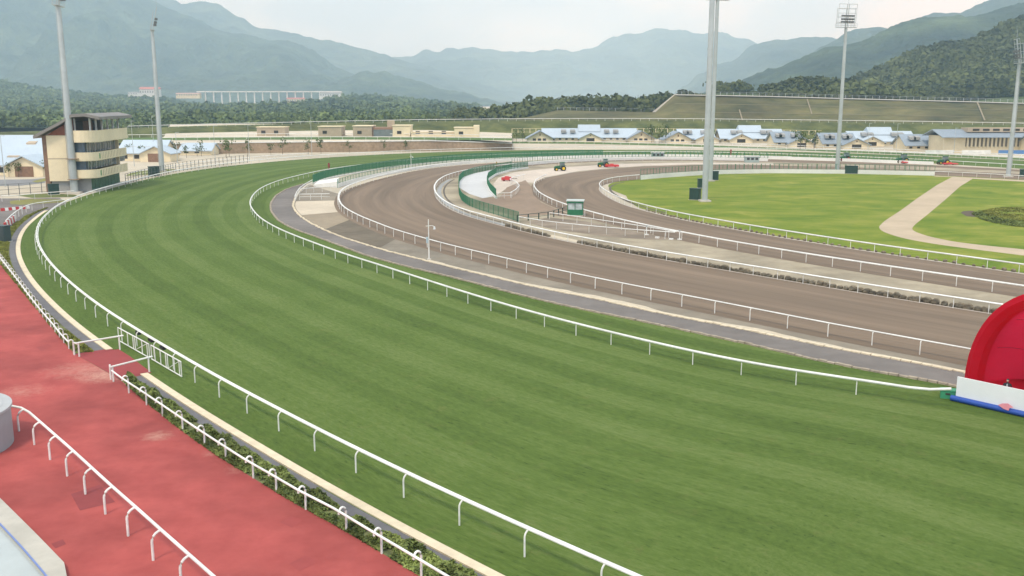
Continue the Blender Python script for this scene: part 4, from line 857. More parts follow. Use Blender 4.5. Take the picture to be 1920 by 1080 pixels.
mast('floodlight mast on the far edge of the lawn left of the path', (1569,325), 39.9, .62, .36, R(12), .08)
mast('floodlight mast at the right edge of the picture beyond the path', (1890,332), 29.8, .62, .36, R(-103), .18)
# ---- dark green cabinets
def cabinet(label, a, b, h, dp=1.2, m=DGREEN):
    A, B = G(*a), G(*b); d = B - A; L = d.length; root = empty('equipment_cabinet', A, math.atan2(d.y, d.x)); tag(root, label, 'cabinet', 'dark green equipment cabinets')
    MB().box(0, L, 0, dp, .1, h).build('body', m, root); MB().box(-.08, L + .08, -.08, dp + .08, h, h + .1).build('lid', m, root); MB().box(-.1, L + .1, -.1, dp + .1, 0, .12).build('plinth', CONC, root)
    n = max(2, int(L / .8))
    for k in range(n): MB().box(L * (k + .06) / n, L * (k + .94) / n, -.03, 0, .25, h - .12).build('door', m, root)
    return root
cabinet('dark green cabinet at the foot of the mast before the tower', (92,366), (112,365), 2.3)
cabinet('dark green cabinet left of the second mast', (282,331), (300,330), 2.6)
cabinet('dark green cabinet beside the thickest mast on the lawn', (1292,375), (1310,376), 2.35)
cabinet('tall narrow dark cabinet hidden behind the thickest mast', (1309,353), (1317,353), 2.1)
cabinet('dark green cabinet at the foot of the slimmer tall mast', (1336,338.5), (1347,338.5), 2.3)
cabinet('wide dark green cabinet beside the mast at the far lawn edge', (1584,326), (1608,326.5), 2.2)
cabinet('dark green cabinet at the right edge by the last mast', (1911,332), (1935,333), 2.0)
cabinet('dark cabinet at the left edge among the ground cover', (-22,453), (9,455), 2.3, m=mat('grey_green_paint', (.05, .075, .075), .5, .1, 2))

# ---- judges' tower
C = G(178,361); far = G(229,346); u = (far - C); ang = math.atan2(u.y, u.x)
tw = empty('viewing_tower', C, ang); tag(tw, 'cream four storey viewing tower with balconies and sloping dark roof', 'building')
# local x = along the track face (away), local y = away from the track
LX, LY = 23.0, 9.4
def tb_(name, m, *a, parent=None): return MB().box(*a).build(name, m, parent or tw)
tb_('ground_floor', GREYC, .6, LX - .4, .9, LY - .2, 0, 3.2)
for k in range(9): tb_('ground_window', mat('green_glass', (.06, .13, .10), .2, .2, 1), 1.2 + k * 2.4, 3.3 + k * 2.4, .82, .9, .5, 3.0)
tb_('end_wall', CREAM, 0, .5, 4.4, LY, 2.6, 12.6)
tb_('back_wall', CREAM, .5, LX, LY - .5, LY, 3.2, 12.4)
tb_('far_wall', CREAM, LX - .4, LX, .6, LY - .5, 3.2, 13.5)
tb_('wall_joint', TAN, -.04, 0, 4.4, LY, 7.45, 7.65)
tb_('stair_shaft', BROWNW, .3, 2.4, LY, LY + 1.0, 0, 12.6)
for z0, z1 in ((5.3, 6.9), (9.0, 11.0)):
    tb_('glazing', GLASS, .9, LX - .5, 1.35, 1.5, z0 - .3, z1 + .3)
    for k in range(12): tb_('mullion', WHITE if k % 2 else GALV, 1.2 + k * 1.9, 1.32 + k * 1.9, 1.25, 1.35, z0 - .3, z1 + .3)
    tb_('end_glazing', mat('blue_glass', (.10, .15, .20), .15, .2, .5, spec=.6), .45, .55, 1.5, 4.4, z0 - .4, z1 + .3)
    tb_('end_mullion', GREYC, .38, .45, 3.6, 3.75, z0 - .4, z1 + .3)
def balcony(z0, z1, out, name='balcony', m=CREAM, curved=True):
    # rounded at the near track corner
    def ring(o):
        pts = [(-.2 - o * .2, 4.3)]
        if curved: pts += [(-o * .9 + 2.2 * (1 - math.sin(a)) * .0 - .2 * 0 + (2.2 - 2.2 * math.cos(a) if False else 0), 0) for a in []]
        c0 = (2.0, 2.0 - o * .0); r_ = 2.0 + o
        pts += [(c0[0] - r_ * math.cos(a), c0[1] - r_ * math.sin(a)) for a in np.linspace(.05, math.pi / 2, 7)]
        pts += [(LX + .8, -o)]
        return pts
    o1, o0 = ring(out), ring(out - .2); b = MB(); n = len(o1)
    for k in range(n - 1):
        (x0, y0), (x1, y1) = o1[k], o1[k+1]; (a0, b0), (a1, b1) = o0[k], o0[k+1]
        b.quad((x0, y0, z0), (x1, y1, z0), (x1, y1, z1), (x0, y0, z1)); b.quad((a0, b0, z1), (a1, b1, z1), (a1, b1, z0), (a0, b0, z0)); b.quad((x0, y0, z1), (x1, y1, z1), (a1, b1, z1), (a0, b0, z1))
    bal = b.build(name, m, tw)
    s = MB(); s.prism([(x, y) for x, y in ring(out - .05)] + [(LX + .8, 4.3)], 'z', z0 - .12, z0 + .12); s.build('slab', CREAM, tw)
    return bal
b1 = balcony(3.3, 5.1, .9); b2 = balcony(7.1, 8.9, .9); b3 = balcony(11.2, 13.7, 1.4, 'parapet')
for bb, z0, z1, o in ((b1, 3.5, 4.95, .9), (b2, 7.3, 8.75, .9)):
    for k in range(17): tb_('panel_rib', TAN, 3 + k * 1.2, 3.06 + k * 1.2, -o - .05, -o, z0, z1, parent=bb)
    g_ = MB().box(2.2, 2.9, -o - .04, -o, z0 + .15, z1 - .2).build('emblem', mat('pale_green_print', (.22, .40, .20), .6, .3, 3), bb)
tb_('sun_shade', mat('bronze_shade', (.30, .20, .12), .7, .1, 2), -2.0, 0, 2.6, 5.0, 3.0, 3.12); tb_('sun_shade', mat('bronze_shade', (.30, .20, .12)), -2.0, 0, 2.6, 5.0, 7.5, 7.62)
tb_('deck', GREYC, .3, LX, -.8, LY - .6, 13.0, 13.1)
for k in range(6): tb_('column', WHITE, 1.4 + k * 4.2, 1.75 + k * 4.2, .2, .55, 13.1, 16.3)
for k in range(3): tb_('deck_wall', (DARK, BROWNW, DARK)[k], 1.0 + k * 7, 7.5 + k * 7, 3.8, 4.1, 13.1, 15.6)
tb_('side_post', WHITE, .6, .85, 3.2, 3.5, 13.1, 16.3)
# roof: rises from the back eave to a crest, then runs nearly level over the deck
def roofp(o): return [(-2.6, 16.05 + o), (.5, 16.75 + o), (3.2, 16.6 + o), (6.0, 14.9 + o), (LY + 2.2, 12.0 + o)]
rf = MB(); rp_ = roofp(.65) + roofp(0)[::-1]
n_r = len(rp_); rf.v = [(-1.4, y, z) for y, z in rp_] + [(LX + 1.5, y, z) for y, z in rp_]
rf.f = [tuple(range(n_r))[::-1], tuple(n_r + k for k in range(n_r))] + [(k, (k+1) % n_r, n_r + (k+1) % n_r, n_r + k) for k in range(n_r)]
rf.build('roof', DARKROOF, tw)
tb_('gable_brick', mat('red_brown_brick', (.26, .10, .06), .9, .2, 2), .05, .45, 4.3, LY - 1.2, 12.6, 12.65) if False else None
gb = MB(); gb.prism([(3.6, 12.6), (3.6, 16.0), (5.9, 14.7), (LY - .2, 12.7)], 'x', .1, .5); gb.build('brick_gable', mat('red_brown_brick', (.26, .10, .06), .9, .2, 2), tw)
tb_('base_step', CONC, -1.0, LX + 1, -.4, .85, 0, .18)
tb_('bracket_balcony', GREYC, LX, LX + 2.2, 0, 3, 5.6, 5.8); tb_('bracket_rail', GALV, LX + 2.1, LX + 2.2, 0, 3, 5.8, 6.9)

# ---- stables: pale roofs, cream gables
def gable_block(root, x0, x1, y0, y1, hw_, hr, wall_m, roof_m, axis='y', over=.6):
    """small cross-gabled block, ridge on axis; wall + roof as two parts"""
    xm = (x0 + x1) / 2; ym = (y0 + y1) / 2; b = MB(); r = MB()
    if axis == 'y':
        b.prism([(x0, 0), (x1, 0), (x1, hw_), (xm, hr - .15), (x0, hw_)], 'y', y0, y1)
        for s_ in (0, 1):
            xe = x0 - over if s_ == 0 else x1 + over; ze = hw_ - over * (hr - hw_) / (xm - x0)
            q = [(xe, ze), (xm, hr), (xm, hr + .3), (xe, ze + .3)]; r.prism(q if s_ == 0 else q[::-1], 'y', y0 - over * 1.4, y1 + over)
    else:
        b.prism([(y0, 0), (y1, 0), (y1, hw_), (ym, hr - .15), (y0, hw_)], 'x', x0, x1)
        for s_ in (0, 1):
            ye = y0 - over if s_ == 0 else y1 + over; ze = hw_ - over * (hr - hw_) / (ym - y0)
            q = [(ye, ze), (ym, hr), (ym, hr + .3), (ye, ze + .3)]; r.prism(q if s_ == 0 else q[::-1], 'x', x0 - over, x1 + over)
    return b.build('wall', wall_m, root), r.build('roof', roof_m, root)
def stable(label, x0, x1, yb, raised=True, gables=(.5,), ends=True, roof=PALEROOF, h=1.0, ends_at=(0, 1), seed=0):
    A, B = G(x0, yb), G(x1, yb); L = (B - A).length; root = empty('stable_block', (A + B) / 2); tag(root, label, 'building', 'stable blocks beyond the far straight')
    a = -L / 2; wl, rfm = gable_block(root, a + 2, -a - 2, 0, 14, 2.5 * h, 6.3 * h, CREAM, roof, 'x', 1.0)
    for k in range(int(L / 2.4)):
        x = a + 3.2 + k * 3.2
        if x > -a - 4: break
        MB().box(x, x + 1.2, -.06, 0, 1.0, 1.8).build('window', DARK, wl)
    for t in (.24, .33, .67, .76):
        x = a + L * t; MB().prism([(1.2, 4.4 * h), (3.4, 5.2 * h), (3.4, 6.1 * h), (1.2, 5.5 * h)], 'x', x - 1.3, x + 1.3).build('roof_vent', GREYC, rfm)
    if raised:
        MB().prism([(3.5, 5.0 * h), (7, 8.4 * h), (7.3, 8.4 * h), (12, 6.0 * h), (12, 5.0 * h)], 'x', -5.6, 5.6).build('raised_roof', roof, root)
    for t in gables:
        x = a + L * t; w2, r2 = gable_block(root, x - 5.6, x + 5.6, -3.5, 3, 1.8 * h, 4.4 * h, CREAM, roof, 'y'); MB().box(x - 2, x + 2, -3.57, -3.5, .3, 2.0).build('door', DARK, w2)
        MB().box(x - .25, x + .25, -3.58, -3.5, 3.0 * h, 3.6 * h).build('vent', BROWNW, w2)
    if ends:
        for t in ends_at:
            x = a + L * t; s_ = 1 if t == 0 else -1
            w2, r2 = gable_block(root, x - 6.5, x + 6.5, -5, 9, 1.9 * h, 5.4 * h, CREAM, GREYROOF, 'y', .9); MB().box(x - .3, x + .3, -5.08, -5, 3.2 * h, 4.2 * h).build('vent', BROWNW, w2)
            for q in range(3): MB().box(x - 3.6 + q * 2.5, x - 2 + q * 2.5, -5.07, -5, .8, 1.9).build('window', DARK, w2)
    return root
stable('pale roofed stable block with raised centre, leftmost on the far side', 1012, 1200, 266)
stable('pale roofed stable block mostly hidden by the tall twin masts', 1268, 1345, 268, False, (.72,), True, ends_at=(0,))
stable('pale roofed stable block with raised centre just right of the twin masts', 1345, 1475, 268, True, (.32,), True, ends_at=(1,))
stable('stable block with blue grey roof left of the lone mid mast', 1445, 1512, 276, False, (.8,), False, GREYROOF)
stable('low grey roofed stable block behind the lone mid mast', 1535, 1612, 279, False, (.85,), False, GREYROOF)
stable('pale roofed stable block with the tallest white roof right of the mid mast', 1590, 1722, 274, True, (.3,), False)
stable('blue grey roofed stable block with a row of roof vents left of the long hall', 1690, 1782, 283, False, (.85,), False, GREYROOF)
# long hall at right
A = G(1772, 287); hall = empty('training_hall', A); hall.scale = (1, 1, .82); tag(hall, 'long cream hall with columns and pale roof at the right edge', 'building')
MB().box(0, 48, 2, 16, 0, 8.0).build('wall', CREAM, hall); hr_ = MB(); hr_.prism([(-1, 7.6), (9, 11), (18, 8), (18, 7.6), (9, 10.5), (-1, 7.3)], 'x', -2, 50); hr_.build('roof', GREYROOF, hall)
MB().box(10, 48, 4, 10, 9.8, 11.8).build('clerestory', TAN, hall)
for k in range(16): MB().box(9 + k * 1.6, 9.7 + k * 1.6, 1.6, 2, 2.6, 7.4).build('column', CREAM, hall)
MB().box(8.6, 35, 1.9, 2, 3.0, 7.2).build('shade_sheet', mat('slat_shadow', (.20, .17, .13), .9, .2, 1), hall)  # dark sheet painted as the shade in the gaps between the columns
for k in range(9): MB().box(12 + k * 4, 14.6 + k * 4, 3.9, 4, 10.4, 11.4).build('window', DARK, hall)
gable_block(hall, 30, 48, -6, 2, 5.5, 8.2, CREAM, GREYROOF, 'x')
for k in range(4): MB().box(-12 + k * 14, -1 + k * 14, -10, -9.8, .2, 2.0).build('low_board', mat('blue_paint', (.10, .22, .45), .6, .1, 1) if k == 2 else WHITE, hall)
# left-hand stables
def left_stable(label, x0, x1, yb, h, dorm, gab=None, ridge_y=12):
    A, B = G(x0, yb), G(x1, yb); L = (B - A).length; root = empty('stable_block', (A + B) / 2); tag(root, label, 'building', 'stable blocks on the left'); a = -L / 2
    wl, rfm = gable_block(root, a, -a, 0, ridge_y * 2, h * .42, h, CREAM, PALEROOF, 'x')
    for k in range(max(2, int(L / 4))): MB().box(a + 1.5 + k * 4, a + 3.2 + k * 4, -.06, 0, .8, h * .32).build('window', DARK, wl)
    for t in dorm:
        x = a + L * t; MB().prism([(3, h * .52), (5.5, h * .62), (5.5, h * .80), (3, h * .72)], 'x', x - 1.6, x + 1.6).build('dormer', TAN, rfm)
    if gab is not None:
        x = a + L * gab; w2, r2 = gable_block(root, x - 5, x + 5, -5, 4, h * .42, h * .78, CREAM, PALEROOF, 'y'); MB().box(x - 2.5, x + 2.5, -5.07, -5, 0, 2.8).build('door', BROWNW, w2)
    return root
left_stable('nearer stable with pale blue roof at the left edge behind the yard', -40, 86, 329, 7.0, (.45,), .82, 8)
left_stable('farther long stable with pale roof at the left edge', -60, 90, 300, 8.0, (.75,), None, 9)
left_stable('pale blue roofed stable with dormers between tower and second mast', 222, 306, 302, 6.6, (.25, .55), .95, 7)
left_stable('small flat pale stable right of the second mast', 338, 396, 291, 4.2, (), None, 5)
# tan and cream buildings on the plateau
def block_house(label, parts, Y, zb=4.0):
    x0 = P(parts[0][0], 250, Y).x; root = empty('plateau_building', (x0, Y, zb)); tag(root, label, 'building')
    for (xa, xb, ya, yb, dy, dep, m, nm) in parts:
        A = P(xa, yb, Y); B = P(xb, ya, Y); w2 = MB().box(A.x - x0, B.x - x0, dy, dy + dep, (0 if yb > 250 else max(A.z - zb, 0)), B.z - zb).build(nm, m, root)
        wd_ = B.x - A.x
        if nm == 'wall':
            MB().box(A.x - x0 - .3, B.x - x0 + .3, dy - .3, dy + dep + .3, B.z - zb, B.z - zb + .35).build('parapet', CREAM, root)
            if wd_ > 6:
                for k in range(int(wd_ / 6)): MB().box(A.x - x0 + 2 + k * 6, A.x - x0 + 4 + k * 6, dy - .08, dy, 1.2, 2.6).build('window', DARK, w2)
    return root
block_house('low cream pavilion with dark openings at far centre left', [(482,534,239,252,0,8,TAN,'wall')], 455)
block_house('small tan block left of the big plateau building', [(597,640,238,253,0,10,TAN,'wall')], 452)
block_house('big tan and cream building with brown glass centre on the plateau', [(662,697,237,254,0,12,TAN,'wall'),(697,737,239,254,1,10,mat('brown_panel', (.33,.20,.14), .8, .1, 1),'brown_front'),(737,769,236,255,-1,12,CREAM,'wall'),(724,736,226,240,4,4,TAN,'stair_head'),(700,736,243,253,.6,.5,GLASS,'glazed_front')], 450)
block_house('cream pavilion with a tall end fin on the plateau', [(852,890,240,258,0,8,CREAM,'wall'),(888,898,235,259,-1,9,CREAM,'end_fin')], 440)
block_house('long low cream annexe right of the big plateau building', [(770,850,249,257,3,6,CREAM,'wall')], 445)

# ---- viaduct and hillside buildings in the haze
via = empty('viaduct', P(500, 172, 2450)); tag(via, 'grey concrete viaduct on tall piers across the hazy hillside', 'bridge'); o0 = via.location
A, B = P(370, 173.5, 2450), P(640, 173, 2450); MB().box(A.x - o0.x, B.x - o0.x, -5, 5, -1.2, 1.4).build('deck', mat('pale_bridge_concrete', (.82, .80, .76), .9, .06, .05), via)
for k, xx in enumerate(list(np.linspace(385, 630, 17))):
    p = P(xx, 173, 2450); bot = 34 if k not in (4, 8) else 44; MB().box(p.x - o0.x - 1.3, p.x - o0.x + 1.3, -2, 2, -bot, -1.2).build('pier', mat('pale_bridge_concrete', (.82, .80, .76)), via)
def hill_house(label, x0, x1, y0, y1, Y, m, rm, cat='building'):
    A, B = P(x0, y1, Y), P(x1, y0, Y); root = empty('hillside_building', (A.x, Y, A.z - 6)); tag(root, label, cat); W, Hh = B.x - A.x, B.z - A.z
    wl = MB().box(0, W, 0, 14, 0, Hh * .7 + 6).build('wall', m, root); b = MB(); b.prism([(-1, Hh * .7 + 6), (15, Hh * .7 + 6), (7, Hh + 6)], 'x', -1, W + 1); b.build('roof', rm, root)
    for k in range(int(W / 6)): MB().box(1 + k * 6, 4 + k * 6, -.3, 0, 6 + Hh * .2, 6 + Hh * .5).build('window', mat('grey_window', (.3, .32, .34), .5, .1, .5), wl)
RROOF = mat('red_site_roof', (.50, .20, .17), .8, .1, .1); WB = mat('white_site_wall', (.72, .72, .70), .8, .05, .1)
hill_house('red and white site building on the hazy hillside', 262, 298, 163, 177, 2425, WB, RROOF)
hill_house('long cream site building left of the viaduct', 330, 374, 174, 180, 2420, CREAM, mat('salmon_roof', (.55, .36, .30), .8, .1, .1))
hill_house('low white shed at the left end of the hillside works', 240, 262, 172, 178, 2425, WB, GREYC)
hill_house('white building below the left part of the viaduct', 470, 505, 208, 221, 1800, WB, WB)
hill_house('white shed cluster at the right end of the viaduct', 600, 640, 172, 181, 2430, WB, GREYC)
hill_house('salmon works building under the viaduct', 538, 570, 183, 191, 2425, CREAM, RROOF)
hill_house('low pale row of sheds above the plateau rail', 590, 645, 223, 231, 900, CREAM, WB)

# ---- red tent stage with white hoarding
TENT = mat('red_tent_fabric', (.55, .010, .036), .55, .08, .7, big=.10, bscale=.4, bump=.16, bumps=.9, spec=.15)
TENTD = mat('red_tent_tube', (.48, .018, .050), .5, .08, .9, bump=.05, bumps=2.0, spec=.4)
bs = TENT.node_tree.nodes['Principled BSDF'] if 'Principled BSDF' in TENT.node_tree.nodes else [n for n in TENT.node_tree.nodes if n.type == 'BSDF_PRINCIPLED'][0]
tn = TENT.node_tree; trn = N('ShaderNodeBsdfTranslucent', tn); trn.inputs[0].default_value = (.90, .025, .075, 1); mxs = N('ShaderNodeMixShader', tn); mxs.inputs[0].default_value = .55
tn.links.new(bs.outputs[0], mxs.inputs[1]); tn.links.new(trn.outputs[0], mxs.inputs[2]); tn.links.new(mxs.outputs[0], [n for n in tn.nodes if n.type == 'OUTPUT_MATERIAL'][0].inputs[0])
tp0 = G(1806,722); tp1 = G(2118,812); tu = (tp1 - tp0); tl = 13.4; tang = math.atan2(tu.y, tu.x)
tent = empty('tent_stage', tp0, tang); tag(tent, 'red domed inflatable tent at the right edge of the turf', 'tent')
def dome(a_, h_, dep, th0, nu=26, nv=12, ox=0):
    b = MB()
    for i in range(nv + 1):
        ph = i / nv * math.pi / 2
        for k in range(nu + 1):
            th = math.pi * k / nu; wr = 1 + .012 * math.sin(9 * th + 2 * i) * (i > 0)
            b.v.append((tl / 2 - math.cos(th) * a_ * max(math.cos(ph), 0) ** .8 * wr, math.sin(ph) * dep + th0, max(math.sin(th), 0) ** .85 * h_ * (max(math.cos(ph), 0) ** .7) * wr))
    for i in range(nv):
        for k in range(nu):
            q = i * (nu + 1) + k; b.f.append((q, q + 1, q + nu + 2, q + nu + 1))
    return b
TA, TH = tl / 2 - .1, 8.0
dome(TA - .75, TH - .75, 5.6, .9).build('canopy', TENT, tent, True)
# thick front arch
arch = MB(); n = 28; prof = []
for k in range(n + 1):
    th = math.pi * k / n; cx, cz = tl / 2 - math.cos(th) * TA, max(math.sin(th), 0) ** .85 * TH; ix, iz = tl / 2 - math.cos(th) * (TA - .8), max(math.sin(th), 0) ** .85 * (TH - .8)
    arch.v += [(cx, -.1, cz), (cx, 1.0, cz), (ix, .95, iz), (ix, .10, iz), ((cx + ix) / 2, -.25, (cz + iz) / 2)]
for k in range(n):
    for q in range(5): arch.f.append((k*5 + q, k*5 + (q+1) % 5, (k+1)*5 + (q+1) % 5, (k+1)*5 + q))
arch.build('front_arch', TENT, tent, True)
for th_ in (.35, .75, 1.15, 1.55, 1.95, 2.35, 2.75):                       # stitched seams inside the dome
    sm = [(tl / 2 - math.cos(th_) * (TA - .82) * max(math.cos(ph), 0) ** .8, math.sin(ph) * 5.5 + .9, max(math.sin(th_), 0) ** .85 * (TH - .82) * max(math.cos(ph), 0) ** .7) for ph in np.linspace(.12, 1.5, 12)]
    MB().tube(sm, .02, 5).build('seam', TENTD, tent)
polysheet('stage_floor', [(0.6, .3), (tl - .6, .3), (tl - .6, 5.5), (.6, 5.5)], .30, TENT, tent)
h0 = G(1791,752); h1 = G(1922,782); hd = h1 - h0; hoard = empty('hoarding', h0, math.atan2(hd.y, hd.x)); tag(hoard, 'white board with blue base tube in front of the red tent', 'hoarding')
HL = 13.5
MB().box(0, HL, 0, .12, .3, 1.72).build('board', mat('white_board', (.78, .79, .80), .5, .03, 1), hoard)
MB().tube([(-.25, -.1, .2), (HL, -.1, .2)], .20, 10).build('base_tube', mat('blue_vinyl', (.02, .07, .34), .4, .08, 2, spec=.5), hoard, True)
em = MB(); em.prism([(2.9, .50), (3.15, .66), (3.5, .74), (3.85, .56), (3.62, .46), (3.58, .28), (3.25, .33)], 'y', -.34, -.30)
em.build('emblem', mat('pink_print', (.80, .30, .36), .6, .1, 2), hoard)
gb0 = G(1763,747); gbx = empty('green_crate', gb0, -.35); tag(gbx, 'green box on the grass between rail tip and white board', 'box')
MB().box(0, 1.15, 0, .6, 0, .55).build('body', BGREEN, gbx); MB().box(-.04, 1.19, -.04, .64, .55, .63).build('lid', BGREEN, gbx); MB().box(.3, .6, -.03, 0, .3, .42).build('handle', DARK, gbx)
# person behind the hoarding
pp = G(1873, 752); ppw = Vector((0, 0, .3)) + h0 + hd.normalized() * 2.95 + Vector((-hd.y, hd.x, 0)).normalized() * .75
def person(label, loc, rz):
    root = empty('person', loc, rz); tag(root, label, 'person')
    J = [(0,0,.95),(0,.01,1.15),(0,.02,1.38),(0,.01,1.50),(0,0,1.56),(.10,0,.92),(.11,.02,.5),(.11,-.03,.08),(.12,.12,.04),(-.10,0,.92),(-.11,.02,.5),(-.11,-.03,.08),(-.12,.12,.04),(.19,0,1.42),(.27,-.02,1.17),(.22,.20,1.06),(.19,.28,1.05),(-.19,0,1.42),(-.27,-.02,1.17),(-.22,.20,1.06),(-.19,.28,1.05)]
    Ed = [(0,1),(1,2),(2,3),(3,4),(0,5),(5,6),(6,7),(7,8),(0,9),(9,10),(10,11),(11,12),(2,13),(13,14),(14,15),(15,16),(2,17),(17,18),(18,19),(19,20)]
    Rd = [.15,.14,.15,.065,.06,.1,.07,.045,.04,.1,.07,.045,.04,.07,.05,.038,.04,.07,.05,.038,.04]
    me = bpy.data.meshes.new('body'); me.from_pydata(J, Ed, []); o = link('body', me, root); me.materials.append(BLACKC)
    md = o.modifiers.new('skin', 'SKIN')
    if not me.skin_vertices: me.attributes  # layer is made with the modifier
    bpy.context.view_layer.objects.active = o
    try: bpy.ops.mesh.customdata_skin_add()
    except Exception: pass
    if me.skin_vertices:
        for k, r_ in enumerate(Rd): me.skin_vertices[0].data[k].radius = (r_, r_ * .8)
        me.skin_vertices[0].data[0].use_root = True
    o.modifiers.new('sub', 'SUBSURF').levels = 1; o.modifiers['sub'].render_levels = 2
    hd_ = MB(); n = 12
    for i in range(9):
        ph = math.pi * i / 8
        for k in range(n):
            th = 2 * math.pi * k / n; x, y, z = math.sin(ph) * math.cos(th), math.sin(ph) * math.sin(th), math.cos(ph); yy = y * .1 + (.018 if y > .85 and abs(z) < .35 else 0)
            hd_.v.append((x * (.075 + .006 * z), yy, 1.655 + z * .115))
    for i in range(8):
        for k in range(n): hd_.f.append((i*n + k, (i+1)*n + k, (i+1)*n + (k+1) % n, i*n + (k+1) % n))
    h_ = hd_.build('head', SKIN, root, True)
    hair = MB()
    for i in range(6):
        ph = math.pi * .58 * i / 5
        for k in range(n):
            th = 2 * math.pi * k / n; y = math.sin(ph) * math.sin(th); cutz = .45 if y > .3 and i > 3 else 1
            hair.v.append((math.sin(ph) * math.cos(th) * .088 * cutz, y * .112 * cutz - .006, 1.665 + math.cos(ph) * .122 * (1 if cutz == 1 else .8)))
    for i in range(5):
        for k in range(n): hair.f.append((i*n + k, (i+1)*n + k, (i+1)*n + (k+1) % n, i*n + (k+1) % n))
    hair.build('hair', BLACKC, root, True)
    MB().prism([(-.07, 1.2), (.07, 1.2), (.03, 1.46), (-.03, 1.46)], 'y', .115, .135).build('shirt', mat('grey_shirt', (.45, .47, .48), .8, .1, 4), root)
    return root
person('person in dark jacket standing behind the white board in the tent', ppw, math.atan2(hd.y, hd.x) + math.pi + .25)

# ---- booth
bA = G(1063.5,405); bo = empty('booth', bA, -.12); tag(bo, 'small green booth with windows between the two dirt tracks', 'booth'); bw, bd, bh = 2.75, 2.2, 2.75
MB().box(0, bw, 0, bd, .15, 1.15).build('lower_panel', FGREEN, bo); MB().box(-.1, bw + .1, -.1, bd + .1, 0, .15).build('plinth', CONC, bo)
for x, y in ((0, 0), (bw - .12, 0), (0, bd - .12), (bw - .12, bd - .12), (bw / 2 - .06, 0)): MB().box(x, x + .12, y, y + .12, 1.15, 2.35).build('corner_post', FGREEN, bo)
for a in ((.12, bw/2 - .06, .04, .07), (bw/2 + .06, bw - .12, .04, .07), (.12, bw - .12, bd - .07, bd - .04)): MB().box(*a, 1.15, 2.3).build('pane', mat('pale_pane', (.42, .48, .48), .15, .35, 1.2, spec=.6), bo)
for x in (.03, bw - .07): MB().box(x, x + .04, .12, bd - .12, 1.15, 2.3).build('pane', mat('pale_pane', (.42, .48, .48)), bo)
MB().box(-.12, bw + .12, -.12, bd + .12, 2.35, 2.62).build('fascia', FGREEN, bo); MB().box(-.2, bw + .2, -.2, bd + .2, 2.62, 2.78).build('roof', mat('pale_booth_roof', (.5, .55, .52), .6, .1, 2), bo)

# ---- tractors and implements
def tractor(label, p, rz, s=1.0, rim=YEL, body=mat('tractor_green', (.03, .13, .05), .45, .1, 2)):
    root = empty('tractor', G(*p), rz); root.scale = (s, s, s); tag(root, label, 'tractor', 'tractors on the far tracks')
    MB().prism([(-1.9, .8), (-.1, .8), (-.1, 1.75), (-1.7, 1.55), (-1.95, 1.3)], 'y', -.42, .42).build('hood', body, root)
    MB().box(-1.8, 1.6, -.3, .3, .55, .85).build('chassis', DARK, root)
    MB().prism([(0, 1.0), (1.5, 1.0), (1.5, 1.7), (1.3, 2.7), (.15, 2.7), (-.1, 1.7)], 'y', -.7, .7).build('cab', GLASS, root); MB().box(-.1, 1.5, -.8, .8, 2.7, 2.85).build('cab_roof', body, root)
    MB().tube([(-.9, .3, 1.7), (-.9, .3, 2.6)], .05, 6).build('exhaust', DARK, root)
    for x, y, r_, w_ in ((1.0, .85, .85, .45), (1.0, -.85, .85, .45), (-1.3, .75, .55, .32), (-1.3, -.75, .55, .32)):
        wv_ = MB().tube([(x, y - w_/2, r_), (x, y + w_/2, r_)], r_, 14).build('wheel', RUBBER, root); MB().tube([(x, y - w_/2 - .02, r_), (x, y + w_/2 + .02, r_)], r_ * .55, 12).build('rim', rim, wv_)
    MB().box(1.0 - .9, 1.9, .6, 1.1, 1.72, 1.8).build('fender', body, root); MB().box(.1, 1.9, -1.1, -.6, 1.72, 1.8).build('fender', body, root)
    return root
def implement(label, p, rz, L=4., m=TRED, h=.8, name='harrow'):
    root = empty(name, G(*p), rz); tag(root, label, 'implement')
    MB().prism([(-1.0, .3), (1.0, .3), (.9, h), (-.8, h + .1)], 'x', -L/2, L/2).build('body', m, root); MB().tube([(-L/2 + .2, 0, h), (L/2 - .2, 0, h + .15)], .08, 6).build('beam', m, root)
    MB().tube([(L/2, 0, .6), (L/2 + 1.4, 0, .6)], .07, 6).build('drawbar', DARK, root)
    for sx in (-1, 1): MB().tube([(sx * L * .3, -.95, .33), (sx * L * .3, -.75, .33)], .33, 10).build('wheel', RUBBER, root)
    MB().prism([(-.5, h), (.5, h), (.3, h + .35), (-.3, h + .35)], 'x', -.5, .5).build('gearbox', m, root)
tractor('green tractor with yellow wheels parked left on the pale strip', (1050,320.5), .15, .9)
tractor('green tractor towing a red implement, right of the parked one', (1131,313.5), .1, .9)
implement('red implement behind the second green tractor', (1147,314), math.pi + .1, 4.2)
implement('red rotary mower standing on the pale strip beside the ramp', (950,339.5), .1, 2.6, h=.9, name='mower')
tractor('distant tractor with orange front at the foot of the lone mid mast', (1583,302), .2, 1.0, TRED)
tractor('distant tractor with red mower left of the path end', (1690,306), .2, 1.05, YEL)
implement('red mower deck trailing the distant tractor left of the path', (1703,306.8), math.pi, 4.5, h=.6, name='mower')
tractor('most distant tractor with red mower above the path', (1768,308.5), .1, .95, YEL)
implement('red mower deck trailing the tractor above the path', (1781,309.5), math.pi, 4.5, h=.55, name='mower')

